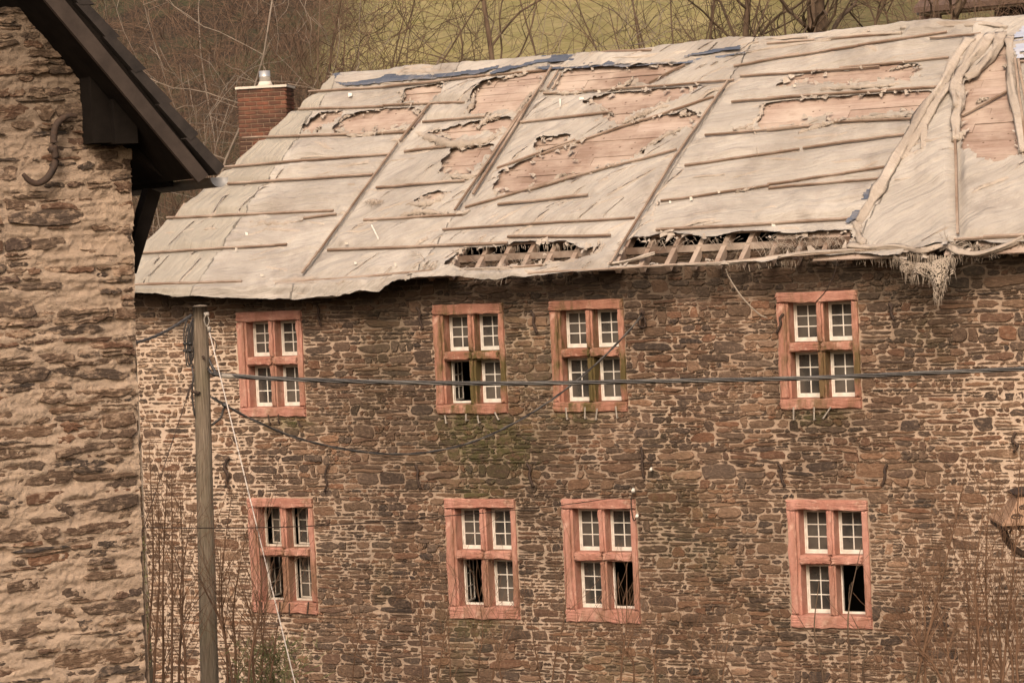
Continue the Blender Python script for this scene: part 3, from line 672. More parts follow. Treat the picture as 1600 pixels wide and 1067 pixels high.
dg = (S*.77+T*.64); dp = (-S*.64+T*.77)
fan = np.exp(-((S+3.2)/1.5)**2)+.9*np.exp(-((S+10.2)/1.0)**2)*sst(2.5, 4, T)+.9*np.exp(-((S-1.0)/.8)**2)
wx, wy = .35*(fbm(S*.8, T*.8, 21)-.5), .35*(fbm(S*.8, T*.8, 22)-.5)
pm = .35+.65*sst(.35, .65, fbm(S*.9+7, T*.9, 131)); H = .006+.012*ridge_n(ALO*1.2+zv*3, ACR*12, 33, 2)**3+.045*pm*ridge_n(ALO*.35+zv*9, ACR*3.2, 24, 2)**2+.030*pm*ridge_n(ALO*.6+zv*5, ACR*7.5, 28, 2)**2+.035*(fbm(S*1.1, T*1.6, 29, 2)-.4)+.006*(fbm(S*9, T*9, 30)-.5)+.02*sst(.6, .8, fbm(S*2.3, T*3.5, 31))*ridge_n(S*3, T*9, 32)
H = .010+np.maximum(H+.015, 0)*pin+bl*(.07*fbm(S*2.2, T*2.2, 35)+.005)*(.3+.7*pin)+.05*sst(.55, .8, fbm(S*1.1, T*1.1, 36))*pin
right = sst(1.0, 1.6, S-.14*T)
H += right*(.05*(ridge_n(dg*.7, dp*1.7, 44)-.4)+.03*(ridge_n(S*1.5, T*.5, 45)-.4))*pin
H += sst(.35, -.3, T)*(.05*ridge_n(S*2.1, T*8, 46)+.04*ridge_n(S*.7, T*12, 47))
H += sst(TR-.5, TR, T)*.035*ridge_n(S*.9, T*5, 48)
H = np.maximum(H, .006)
Tw = T+.03*(fbm(S*1.3, T*.7, 49)-.5); Pt = rp(S.ravel(), Tw.ravel(), H.ravel()); idx = np.arange(S.size).reshape(S.shape)
bad = hole | out; okc = ~(bad[:-1, :-1] | bad[1:, :-1] | bad[1:, 1:] | bad[:-1, 1:])
quads = np.stack([idx[:-1, :-1], idx[1:, :-1], idx[1:, 1:], idx[:-1, 1:]], -1)
sc = (S[:-1, :-1]+S[1:, 1:])/2; tc = (T[:-1, :-1]+T[1:, 1:])/2
def seam(c, a, b):
    g = crop(c); p, q_ = roof_st(*g(*a)), roof_st(*g(*b)); return p[0]+(q_[0]-p[0])*(tc-p[1])/(q_[1]-p[1])
SE = [seam('c2', (510, 715), (870, 190)), seam('c3', (0, 905), (466, 285)), seam('c3', (570, 735), (940, 150)), seam('c4', (285, 955), (770, 192)), seam('px', (1347, 372), (1512, 66))]
lab = [("grey-toned roof sheeting along the hip at the far end of the long building", M_TARPG), ("beige sheeting on the roof panel above the window nearest the pole", M_TARP), ("torn beige sheeting between the first two long sloping battens", M_TARP),
       ("beige sheeting with wide tears showing pink boards in the middle of the roof", M_TARP), ("beige sheeting nailed under evenly spaced horizontal battens, frayed at the eaves", M_TARP), ("smooth beige sheet with one upright batten and a big torn opening", M_TARP)]
zone = np.zeros(sc.shape, int)
for s_ in SE: zone += (sc > s_).astype(int)
SHEET = []
for i, (lb, mt) in enumerate(lab):
    qq = quads[okc & (zone == i)]; used, inv = np.unique(qq, return_inverse=True)
    o = mk("roof_sheeting", Pt[used], inv.reshape(-1, 4), mt, None, True, np.stack([ALO.ravel()[used], ACR.ravel()[used], 0*used], -1)); tag(o, lb, "tarpaulin", "tarpaulin sheets nailed over the roof"); SHEET.append(o)

def ribbon(c, pts, wd, seed=0, roll=.5, lift=.02, n=9, mode='flap'):
    """a crumpled strip of cloth standing off the roof along a line"""
    g = crop(c); P = spline([[*roof_st(*g(x, y)), 0] for x, y in pts], 8)[:, :2]; R = np.random.RandomState(seed); k = len(P)
    wv = wd*(.35+.65*np.sin(np.linspace(.15, math.pi-.15, k)))*(.8+.4*R.rand(k)); V = []
    Tn = np.gradient(P, axis=0); Tn /= np.linalg.norm(Tn, axis=1)[:, None]; Nn = np.stack([-Tn[:, 1], Tn[:, 0]], 1)
    for i in range(k):
        for j in range(n):
            a = j/(n-1); ang = a*math.pi*(1.1+roll); rr = wv[i]/2.6
            off = (-math.cos(ang)+1)*rr*.8; hh = lift+abs(math.sin(ang))*rr*.9+.012*R.rand()+.018*math.sin(i*1.3+j)
            q = P[i]+Nn[i]*off+R.uniform(-1, 1, 2)*.012; V.append(rp(q[0], q[1], max(hh, .008)))
    Fc = [(i*n+j, (i+1)*n+j, (i+1)*n+j+1, i*n+j+1) for i in range(k-1) for j in range(n-1)]
    return V, Fc
def folds(parent, items, mat=M_FOLD, name="loose_fold"):
    for i, it in enumerate(items):
        V, Fc = ribbon(*it[:3], seed=i+int(abs(it[1][0][0])), **(it[3] if len(it) > 3 else {})); mk(name, V, Fc, mat, parent, True)
folds(SHEET[2], [('c3', [(760, 400), (690, 430), (580, 440), (480, 415), (400, 395)], .30), ('c3', [(850, 305), (760, 325), (690, 345), (655, 385)], .20), ('c3', [(640, 245), (625, 290), (600, 325)], .16),
                 ('c3', [(700, 522), (640, 575), (520, 578)], .16), ('c3', [(545, 650), (470, 685), (370, 695)], .24), ('c3', [(540, 735), (430, 722), (340, 742)], .18), ('c3', [(200, 690), (230, 700), (265, 690)], .16)])
folds(SHEET[1], [('c3', [(400, 378), (330, 385), (250, 395), (150, 408), (70, 385)], .13), ('c3', [(150, 322), (110, 330), (75, 360)], .10), ('c2', [(735, 765), (640, 775), (560, 770), (470, 775)], .17), ('c2', [(430, 795), (300, 802), (140, 822)], .12), ('c2', [(820, 370), (790, 385), (775, 400)], .1), ('c3', [(355, 240), (345, 258), (325, 275)], .08)])
folds(SHEET[3], [('c4', [(180, 228), (110, 232), (50, 228), (-10, 222)], .12), ('c4', [(375, 170), (330, 205), (280, 215)], .12), ('c4', [(680, 212), (590, 250), (540, 275)], .10), ('c4', [(555, 272), (450, 305), (380, 330), (330, 362)], .20), ('c4', [(190, 270), (230, 300), (290, 330)], .09), ('c4', [(640, 372), (540, 395), (440, 450), (380, 500)], .12), ('c4', [(110, 575), (80, 575), (60, 590)], .08),
                 ('c4', [(630, 318), (600, 322), (570, 330)], .08), ('c4', [(240, 870), (200, 915), (100, 935), (-30, 950)], .13), ('c4', [(150, 690), (150, 720), (145, 755)], .06), ('c3', [(880, 235), (850, 275), (820, 315)], .12), ('c3', [(760, 180), (800, 170), (860, 160)], .08)])
folds(SHEET[4], [('c4', [(910, 290), (885, 345), (840, 375), (790, 385)], .14), ('c4', [(865, 370), (880, 420), (890, 500)], .05), ('c5', [(600, 352), (480, 362), (300, 372), (170, 385)], .13), ('c5', [(610, 490), (500, 492), (400, 497), (285, 512)], .12), ('c5', [(280, 515), (210, 530), (130, 560)], .16), ('c5', [(740, 705), (600, 720), (480, 735)][1:], .05),
                 ('c4', [(475, 690), (450, 740), (455, 790)], .12), ('c5', [(650, 455), (620, 480), (600, 490)], .10), ('c4', [(930, 620), (860, 632), (800, 645)], .06), ('c5', [(620, 275), (560, 285), (510, 298)], .06)])
def crease(sheet, z, n, seed):
    R = random.Random(seed); V = []; Fc = []; base = 0; cand = np.argwhere(okc & (zone == z))
    for _ in range(n):
        i, j = cand[R.randrange(len(cand))]; p = np.array([sc[i, j], tc[i, j]]); th = TH[i, j]+R.gauss(0, .16); L = R.uniform(.15, 1.0); w = R.uniform(.010, .030); k = 14; K5 = 6; curv = R.gauss(0, .25)
        ok = True; pts = []
        for a in range(k+1):
            pts.append(p.copy()); th += curv*L/k; p = p+np.array([math.cos(th), math.sin(th)])*L/k
            ii = int((p[0]-s0)/ds); jj = int(np.argmin(np.abs(T[min(max(ii, 0), ns-1)]-p[1])))
            ii = int(np.argmin(np.abs(S[:, jj]-p[0])))
            if ii >= ns-1 or jj >= nt-1 or not okc[ii, jj] or p[1] > TR: break
        if len(pts) < 6: continue
        pts = np.array(pts); m_ = len(pts)
        for a in range(m_):
            q = pts[a]; t_ = pts[min(a+1, m_-1)]-pts[max(a-1, 0)]; t_ /= np.linalg.norm(t_)+1e-9; nn_ = np.array([-t_[1], t_[0]]); f = math.sin(math.pi*a/(m_-1))**.6
            jj = int(np.argmin(np.abs(T[0]-q[1]))); ii = int(np.argmin(np.abs(S[:, jj]-q[0]))); jj = int(np.argmin(np.abs(T[ii]-q[1]))); h0 = H[ii, jj]
            for b in range(K5):
                u_ = b/(K5-1); o_ = (u_-.5)*2*w*1.6; hh = h0-.006+f*(w*.75+.004)*(1-abs(2*u_-1)**1.5)+.004*math.sin(a*2.1+b)
                V.append(rp(q[0]+nn_[0]*(o_-hh*.5*(u_ > .4)*(u_ < .8)), q[1]+nn_[1]*o_-.6*max(hh-h0, 0), hh))
        Fc += [(base+a*K5+b, base+(a+1)*K5+b, base+(a+1)*K5+b+1, base+a*K5+b+1) for a in range(m_-1) for b in range(K5-1)]; base += m_*K5
    o = mk("creases", V, Fc, M_FOLD, sheet, True); o["kind"] = "stuff"
for z_, n_ in enumerate([10, 34, 40, 70, 40, 34]): crease(SHEET[z_], z_, n_, 300+z_)
def cloth_roll(c, pts, r, seed, parent, mat=M_FOLD):
    g = crop(c); P = spline([[*roof_st(*g(x, y)), 0] for x, y in pts], 9); R = np.random.RandomState(seed); k = 12; n = len(P); V = []
    ph = np.linspace(0, 7, n); Tn = np.gradient(P[:, :2], axis=0); Tn /= np.linalg.norm(Tn, axis=1)[:, None]+1e-9
    for i in range(n):
        rr = r*(.75+.5*vn(i*.35, seed*3.1, 3))
        for j in range(k):
            a = 2*math.pi*j/k; q = rr*(1+.38*math.sin(3*a+ph[i]*1.3)+.2*math.sin(5*a-ph[i]*2)); o = math.cos(a)*q
            V.append(rp(P[i][0]-Tn[i][1]*o, P[i][1]+Tn[i][0]*o, .03+r*.7+math.sin(a)*q*.75))
    Fc = [(i*k+j, (i+1)*k+j, (i+1)*k+(j+1) % k, i*k+(j+1) % k) for i in range(n-1) for j in range(k)]+[tuple(range(k)), tuple((n-1)*k+j for j in range(k))[::-1]]
    mk("gathered_cloth", V, Fc, mat, parent, True)
Rt = SHEET[5]
for i, (pts, r) in enumerate([([(850, 185), (790, 260), (730, 370), (660, 470), (560, 650), (470, 800), (385, 945)], .075), ([(890, 165), (850, 240), (800, 330), (720, 430), (650, 540), (560, 680)], .06),
                              ([(940, 165), (890, 230), (830, 300), (790, 380), (795, 470)], .08), ([(980, 160), (950, 230), (880, 310), (830, 345)], .07), ([(760, 370), (700, 440), (660, 520), (650, 640)], .045), ([(800, 380), (810, 440), (790, 500), (785, 600)], .06),
                              ([(1010, 175), (1015, 280), (1025, 400), (1050, 520), (1065, 650)], .06), ([(985, 160), (920, 165), (850, 190)], .05), ([(375, 940), (385, 1000), (400, 1035)], .05), ([(650, 640), (620, 650), (575, 668)], .035)]):
    cloth_roll('c5', pts, r, i+2, Rt)
folds(Rt, [('c5', [(985, 160), (1000, 185), (1000, 260)], .08), ('c5', [(1045, 570), (1055, 620), (1062, 660)], .06), ('c5', [(870, 440), (900, 425), (930, 425)], .07), ('c5', [(875, 672), (960, 692), (1050, 665)], .05)])
cloth_roll('c3', [(630, 725), (600, 740), (570, 735)], .03, 20, SHEET[2]); cloth_roll('c3', [(480, 905), (450, 930), (470, 970), (500, 985)], .022, 21, SHEET[2], M_RAG)
cloth_roll('c3', [(480, 985), (600, 975), (760, 970), (900, 985), (1067, 960), (1250, 945), (1400, 905)], .028, 22, SHEET[3]); cloth_roll('c4', [(-30, 985), (100, 955), (160, 940), (230, 905), (255, 870)], .03, 23, SHEET[3])
cloth_roll('c4', [(560, 955), (700, 950), (900, 935), (1100, 905), (1300, 895)], .028, 24, SHEET[4]); cloth_roll('c6', [(340, 235), (430, 245), (530, 240), (650, 255), (740, 235), (800, 262), (880, 272), (1000, 235), (1067, 205)], .04, 25, Rt)
for i, (c, pts, r) in enumerate([('c3', (( -180, 1040), (0, 1030), (150, 1045), (300, 1010), (450, 990)), .03), ('c3', ((-300, 1050), (-150, 1065), (0, 1068), (120, 1055), (250, 1030)), .03), ('c2', ((15, 1050), (200, 1050), (470, 1052)), .022)]): cloth_roll(c, list(pts), r, 40+i, SHEET[1])
# ridge bundles
for i, (c, pts, r) in enumerate([('c3', [(60, 170), (110, 195), (200, 185), (330, 170)], .03), ('c3', [(330, 150), (400, 165), (480, 150), (600, 140)], .025), ('c3', [(560, 150), (640, 135), (700, 115)], .025), ('c4', [(0, 130), (250, 118), (500, 105), (800, 80)], .03), ('c4', [(150, 100), (400, 90), (700, 60), (900, 30)], .035), ('c4', [(850, 70), (1000, 45), (1200, 20)], .03),
                             ('c5', [(200, 180), (400, 155), (560, 150)], .03), ('c5', [(560, 130), (700, 118), (900, 115), (1000, 130)], .045), ('c4', [(900, 20), (1000, 10), (1100, 8)], .03)]): cloth_roll(c, pts, r, 60+i, SHEET[2] if c == 'c3' else SHEET[4])
# frayed threads along the torn edges
def threads(parent, specs, seed, mat=M_RAG):
    R = random.Random(seed); V = []; Fc = []; n = 0
    for (c, x0, y0, x1, y1, cnt, L, mode) in specs:
        g = crop(c)
        for k in range(cnt):
            a = R.random(); p = roof_st(*g(x0+(x1-x0)*a+R.uniform(-4, 4), y0+(y1-y0)*a+R.uniform(-5, 5))); base = rp(p[0], p[1], R.uniform(.02, .07)); ln = L*R.uniform(.3, 1.2)
            if mode == 'hang': d = A(R.uniform(-.25, .25), R.uniform(-.15, .05), -1)
            elif mode == 'web': d = A(R.choice([-1, 1])*R.uniform(.3, 1.2), 0, 0)-RU*R.uniform(.3, 1)
            else: d = A(R.uniform(-1, 1), 0, 0)+RU*R.uniform(-1, .3)+RN*R.uniform(0, .5)
            d = d/np.linalg.norm(d); w = R.uniform(.0018, .0045); P_ = [base]; 
            for i in range(3): d = d+A(R.uniform(-.25, .25), R.uniform(-.1, .1), R.uniform(-.3, .05)); d /= np.linalg.norm(d); P_.append(P_[-1]+d*ln/3)
            sd_ = CR
            if abs(d@CR) > .7: sd_ = A(0, 0, 1)
            for i, q in enumerate(P_): ww = w*(1-i/4.5); V += [q-sd_*ww, q+sd_*ww+A(0, .003, 0)]
            Fc += [(n+2*i, n+2*i+1, n+2*i+3, n+2*i+2) for i in range(3)]; n += 8
    o = mk("frayed_threads", V, Fc, mat, parent); o["kind"] = "stuff"
threads(SHEET[4], [('c4', 440, 850, 1067, 832, 60, .24, 'web'), ('c6', 0, 180, 350, 195, 60, .26, 'web'), ('c6', 0, 275, 360, 255, 60, .10, 'hang'), ('c4', 750, 950, 1067, 940, 40, .10, 'hang'), ('c4', 800, 860, 1060, 880, 25, .3, 'web'), ('c6', 0, 225, 350, 215, 35, .3, 'web')], 1)
threads(SHEET[3], [('c3', 590, 885, 1067, 868, 60, .09, 'hang'), ('c4', 0, 868, 240, 868, 25, .1, 'hang'), ('c3', 640, 970, 800, 1000, 50, .25, 'x'), ('c3', 700, 905, 1067, 960, 30, .3, 'web')], 2)
threads(SHEET[2], [('c3', 400, 900, 490, 985, 60, .22, 'x'), ('c3', 60, 165, 130, 205, 60, .16, 'x'), ('c3', 195, 690, 260, 700, 50, .14, 'x'), ('c3', 340, 150, 580, 150, 60, .3, 'x')], 3)
threads(Rt, [('c6', 370, 250, 540, 262, 110, .20, 'hang'), ('c6', 540, 262, 790, 285, 120, .20, 'hang'), ('c6', 730, 200, 800, 250, 120, .22, 'x'), ('c6', 780, 260, 1067, 215, 110, .16, 'hang'), ('c5', 990, 150, 1010, 330, 40, .12, 'x'), ('c5', 380, 930, 390, 1010, 40, .12, 'x'), ('c6', 800, 215, 940, 240, 60, .3, 'web')], 4)
# small torn shreds round every hole
def shreds():
    R = random.Random(77); per = {i: ([], []) for i in range(6)}
    for Pq in BH+EH:
        Pn = np.array(Pq); per_len = np.linalg.norm(np.roll(Pn, -1, 0)-Pn, axis=1); tot = per_len.sum()
        for _ in range(int(tot*5)):
            x = R.random()*tot; i = 0
            while x > per_len[i]: x -= per_len[i]; i += 1
            a, b = Pn[i], Pn[(i+1) % len(Pn)]; q = a+(b-a)*x/per_len[i]+np.array([R.gauss(0, .03), R.gauss(0, .03)])
            z = int(sum(q[0] > (lambda g, sa, sb: (lambda p1, p2: p1[0]+(p2[0]-p1[0])*(q[1]-p1[1])/(p2[1]-p1[1]))(roof_st(*g(*sa)), roof_st(*g(*sb))))(crop(c_), sa_, sb_) for c_, sa_, sb_ in SEAMS))
            V, Fc = per[z]; th = R.uniform(0, 2*math.pi); L = R.uniform(.04, .16); w = L*R.uniform(.3, .9); dx, dy = math.cos(th), math.sin(th); h0 = .03; n = len(V)
            for k in range(4):
                f = k/3; cx, cy = q[0]+dx*L*f, q[1]+dy*L*f; ww = w*(1-f)**.7*.5+.003; hh = h0+R.uniform(0, .05)*math.sin(f*2.6)+.01
                V.append(rp(cx-dy*ww, cy+dx*ww, hh+R.uniform(0, .02))); V.append(rp(cx+dy*ww, cy-dx*ww, hh))
            Fc += [(n+2*k, n+2*k+1, n+2*k+3, n+2*k+2) for k in range(3)]
    for z, (V, Fc) in per.items():
        if Fc: o = mk("torn_shreds", V, Fc, M_FOLD, SHEET[z]); o["kind"] = "stuff"
shreds()
# hanging torn net
def hang_net():
    pts = [(530, 262), (600, 290), (680, 292), (760, 262)]; V = []; k = 34; g = crop('c6'); P0 = [wallpt(*g(x, y), -.50) for x, y in pts]; T_ = spline(P0, 28); n = len(T_)
    for i, p in enumerate(T_):
        a = i/(n-1); Lg = .14+.38*math.exp(-((a-.68)/.22)**2)*1.0+.1*math.sin(a*9)
        for j in range(k): b = j/(k-1); V.append(p+A(.16*b*(a-.2)-.03*math.sin(b*5+a*11)+(.62-a)*.75*b*Lg, .05*math.sin(a*22+b*3)*b-.03, -Lg*b))
    Fc = [(i*k+j, (i+1)*k+j, (i+1)*k+j+1, i*k+j+1) for i in range(n-1) for j in range(k-1) if rng.random() > .16+.34*(j/k)+.5*(vn(i*.12, j*.2, 5) > .72)]
    o = mk("torn_net", V, Fc, M_RAG, Rt, True); V2 = []; F2 = []; nn = 0; R = random.Random(9)
    for _ in range(80):
        i = R.randrange(n); j = R.choice([k-1, k-1, k-2, k-4, R.randrange(3, k)]); p = V[i*k+j]; L = R.uniform(.03, .15); q = p+A(R.uniform(-.03, .03), -.005, -L); w = .0028
        V2 += [p-CR*w, p+CR*w, q+CR*w*.4, q-CR*w*.4]; F2.append((nn, nn+1, nn+2, nn+3)); nn += 4
    o = mk("frayed_threads", V2, F2, M_RAG, Rt); o["kind"] = "stuff"
hang_net()
# blue sheeting pieces at the ridge and scraps
def sheetpiece(c, poly, mat, label, h=.05, seed=1, step=.03, amp=.05):
    P_ = rst(c, poly); xs = [p[0] for p in P_]; ys = [p[1] for p in P_]; X, Y = np.meshgrid(np.arange(min(xs)-.05, max(xs)+.05, step), np.arange(min(ys)-.05, max(ys)+.05, step*.7), indexing='ij')
    ins = (fbm(X*1.2, Y*11, seed+20) > .30) & inpoly(X+(fbm(X*5, Y*9, seed)-.5)*.12, Y+(fbm(X*5, Y*9, seed+3)-.5)*.07, P_); Hh = h+amp*ridge_n(X*1.1, Y*7, seed+5)
    Q = rp(X.ravel(), Y.ravel(), Hh.ravel()); ix = np.arange(X.size).reshape(X.shape); ok = ins[:-1, :-1] & ins[1:, :-1] & ins[1:, 1:] & ins[:-1, 1:]
    qq = np.stack([ix[:-1, :-1], ix[1:, :-1], ix[1:, 1:], ix[:-1, 1:]], -1)[ok]
    if not len(qq): return
    u_, inv = np.unique(qq, return_inverse=True); o = mk("blue_sheeting", Q[u_], inv.reshape(-1, 4), mat, None, True); tag(o, label, "tarpaulin", "blue plastic remnants on the roof")
sheetpiece('c3', [(420, 172), (560, 160), (700, 140), (760, 125), (760, 142), (650, 168), (520, 178), (430, 184)], M_BLUE, "thin blue plastic ribbon along the ridge left of the long pole", .05, 17)
sheetpiece('c3', [(60, 165), (85, 150), (125, 195), (200, 185), (290, 165), (420, 170), (570, 168), (450, 188), (300, 196), (120, 214), (70, 200)], M_BLUE, "blue plastic strip at the ridge end nearest the chimney", .05, 3)
sheetpiece('c3', [(700, 165), (790, 130), (970, 85), (1120, 82), (1090, 100), (940, 118), (800, 150), (740, 165)], M_BLUE, "dark blue plastic under the long pole at the ridge", .055, 5)
sheetpiece('c4', [(0, 85), (150, 85), (215, 110), (520, 118), (850, 72), (845, 84), (600, 120), (300, 138), (0, 148), (-60, 130)], M_BLUE, "long blue plastic strip along the ridge right of the pole", .05, 7)
sheetpiece('c4', [(560, 105), (700, 70), (830, 50), (840, 72), (700, 88)], M_BLUE, "short blue plastic piece tucked under the ridge cloth", .085, 9)
sheetpiece('c6', [(325, 158), (380, 70), (440, -10), (480, -30), (475, 20), (400, 120), (350, 155)], M_BLUE, "crumpled blue-grey plastic beside the gathered cloth near the eaves", .06, 11)
sheetpiece('c5', [(1015, 175), (1060, 130), (1140, 120), (1140, 262), (1045, 265), (1028, 235)], M_PALEBLUE, "pale blue sheet at the upper right corner of the roof", .06, 13)
# white scraps of tape
Rw = random.Random(5)
for i, (c, x, y, w, h) in enumerate([('c2', 935, 255, 24, 16), ('c2', 125, 822, 18, 9), ('c2', 505, 835, 16, 12), ('c2', 462, 898, 14, 9), ('c2', 615, 942, 20, 10), ('c2', 570, 1007, 20, 8), ('c3', 1010, 290, 8, 44), ('c3', 1048, 382, 34, 10), ('c3', 240, 828, 10, 80), ('c3', 120, 875, 20, 6), ('c3', 358, 912, 12, 12), ('c3', 325, 965, 12, 18), ('c3', 158, 957, 14, 8),
                                ('c4', 118, 382, 40, 12), ('c4', 165, 272, 30, 8), ('c4', 238, 243, 20, 10), ('c4', 640, 587, 18, 10), ('c4', 622, 690, 18, 16), ('c4', 535, 703, 14, 8), ('c4', 265, 600, 12, 8), ('c4', 965, 802, 22, 10), ('c4', 738, 662, 16, 7), ('c4', 1050, 222, 14, 12), ('c5', 118, 380, 16, 8), ('c5', 32, 963, 24, 8), ('c4', 800, 655, 14, 8)]):
    g = crop(c); a = Rw.uniform(-.4, .2) if h < 40 else -.0
    if i % 3 == 1: continue
    w *= .7; h *= .75
    pl = [roof_st(*g(x+sx*w/2+sy*h*.25*(h > 40), y+sy*h/2)) for sx, sy in ((-1, 1), (1, .8), (.9, -1), (-.8, -.9))]
    zi = int(sum((pl[0][0] > np.interp(pl[0][1], tc[0], s_[0])) for s_ in SE)); mk("pale_patch", [rp(p[0], p[1], .085+.01*k) for k, p in enumerate(pl)], [(0, 1, 2, 3)], M_OLDWHITE if i % 2 else M_WHITE, SHEET[zi])
# loose strips hanging down the wall from the eaves
for nm, pts, r, lb in [("hanging_strip", [(1134, 420), (1140, 435), (1160, 465), (1185, 490), (1199, 497)], .011, "pale rag strip hanging from the eaves between the third and fourth upper windows"), ("hanging_strip", [(1309, 405), (1303, 430), (1290, 455), (1275, 472)], .009, "thin dark strip dangling from the eaves over the right upper window")]:
    m = MB(); m.tube(spline([wallpt(a, b, -.42+.06*i) for i, (a, b) in enumerate(pts)], 5), r, 5); o = m.build(nm, M_RAG if r > .0105 else M_IRON, None, True); tag(o, lb, "rag")

# ================================================================ CHIMNEY BEHIND THE HIP
CD = 53.5; cb = at(413, 235, CD); cw = .5*77/F*CD; ax = A(math.cos(math.radians(22)), math.sin(math.radians(22)), 0); ay = A(-ax[1], ax[0], 0); c0 = A(cb[0], cb[1], 0)+ay*.35
ztop = at(412, 138, CD)[2]
CH = thing("brick_chimney", (c0[0], c0[1], 0), "red brick chimney with pale cap and steel flue behind the roof's hip end", "chimney")
m = MB(); m.box(c0+A(0, 0, (ztop-.02)/2), ax*(cw-.012), ay*.338, A(0, 0, (ztop-.02)/2)); sh = m.build("shaft", M_BMORT, CH)
m = MB(); z = ztop-3.6; r_ = 0
while z < ztop-.06:
    hb = .068; L = .235; x = -cw+(.0 if r_ % 2 else -.11)
    while x < cw-.02:
        a, b = max(x, -cw), min(x+L, cw)
        if b-a > .04:
            for sgn in (-1, 1): m.box(c0+ax*(a+b)/2+ay*(sgn*.345)+A(0, 0, z+hb/2), ax*((b-a)/2-.007), ay*(.012+rng.uniform(-.002, .003)), A(0, 0, hb/2-.004))
        x += L+.0
    x = -.34
    while x < .33:
        b = min(x+L, .34)
        for sgn in (-1, 1): m.box(c0+ay*(x+b)/2+ax*(sgn*cw)+A(0, 0, z+hb/2), ay*((b-x)/2-.004), ax*(.010+rng.uniform(-.002, .003)), A(0, 0, hb/2-.004))
        x += L
    z += hb+.014; r_ += 1
m.build("brick_facing", M_BRICK, CH)
m = MB(); m.box(c0+A(0, 0, ztop+.02), ax*(cw+.03), ay*.39, A(0, 0, .022)); m.build("cap_slab", M_CONC, CH)
m = MB(); fc = c0+A(0, 0, ztop+.04); m.tube([fc, fc+A(0, 0, .10)], [.16, .11], 20); m.build("flue_collar", M_CONC, CH, True)
m = MB(); m.tube([fc+A(0, 0, .08), fc+A(0, 0, .18), fc+A(0, 0, .185), fc+A(0, 0, .20), fc+A(0, 0, .205), fc+A(0, 0, .30)], [.105, .105, .112, .112, .105, .105], 20); m.build("flue_pipe", M_STEEL, CH, True)

# ================================================================ THE NEAR HOUSE ON THE LEFT
GA = math.radians(60); GU = A(math.cos(GA), math.sin(GA), 0); GW = A(math.sin(GA), -math.cos(GA), 0)     # gable's right, gable's outward normal
G0 = at(218, 500, 22.0); G0[2] = 0; GD = float(GW@G0)
def lh(px, py, w=0.0):
    p = on_plane(px, py, GW, GD+w); return float((p-G0)@GU), float(p[2])
def lp(u, v, w=0.0):
    u, v, w = np.broadcast_arrays(np.asarray(u, float), np.asarray(v, float), np.asarray(w, float)); return G0+u[..., None]*GU+w[..., None]*GW+v[..., None]*A(0, 0, 1)
LHs = thing("near_house", (G0[0], G0[1], 0), "near house gable of rough mortared slab stone with dark overhanging verge", "house")
def l_place(u, v, d): return lp(u, v, d)
ca, cb_ = lh(205, 240), lh(227, 1067); slope = (cb_[0]-ca[0])/(cb_[1]-ca[1]); nrm = (1, -slope, ca[0]-slope*ca[1])
ra, rb = lh(15, 10), lh(150, 155); rs = (rb[1]-ra[1])/(rb[0]-ra[0]); rbound = (-rs, 1, ra[1]-rs*ra[0]+.12)
def l_attr(u, v):
    u = np.asarray(u, float); v = np.asarray(v, float); n = fbm(u*1.2, v*1.2, 91)
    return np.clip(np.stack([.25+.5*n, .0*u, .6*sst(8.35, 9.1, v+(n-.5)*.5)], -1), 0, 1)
def l_depth(u, v): return -.004+.042*(fbm(u*1.6, v*6.5, 101, 5)-.45)+.040*(fbm(u*7, v*20, 102, 4)-.5)+.030*(ridge_n(u*3.2, v*17, 103)-.55)+.02*(fbm(u*30, v*34, 104, 2)-.5)
lu0, lv1 = -4.2, 9.75
cells = courses(lu0, .35, 3.4, lv1, .070, .12, .55, 17, [], .48, .22, .08)
cells = [c_ for c_ in cells if random.Random(int(c_[0][0]*1e4)).random() > .26]
V, Fc, AT = masonry(cells, l_place, [], [nrm, rbound], lambda u, v: .009, lambda u, v: .014, 18, 8, .10, .011, l_attr)
P, q, AM = mortar_sheet(lu0, .4, 3.2, lv1, .0135, l_place, [], [nrm, rbound], l_depth, l_attr)
gw = mk("gable_wall", P, q, M_MORT2, LHs, True, AM); mk("slab_stones", V, Fc, M_STONE2, gw, False, AT)
m = MB(); m.add([lp(ca[0]-.06, 0, -.03), lp(ca[0]-.06, 0, -7), lp(ca[0]-.06, 8.3, -7), lp(ca[0]-.06, 8.3, -.03)], [(0, 1, 2, 3)]); m.add([lp(-9, 0, -7), lp(0, 0, -7), lp(0, 8.3, -7), lp(-4, 13, -7), lp(-9, 8.3, -7)], [(0, 1, 2, 3, 4)])
m.build("side_wall", M_MORT2, LHs)
WO = .60
def strip(name, pxs, w0, w1, mat, label=None):
    P_ = [lh(x, y, WO) for x, y in pxs]; m = MB(); m.prism([lp(u, v, w0) for u, v in P_], GW*(w1-w0)); return m.build(name, mat, LHs)
def ext(a, b, k): return (a[0]+(b[0]-a[0])*k, a[1]+(b[1]-a[1])*k)
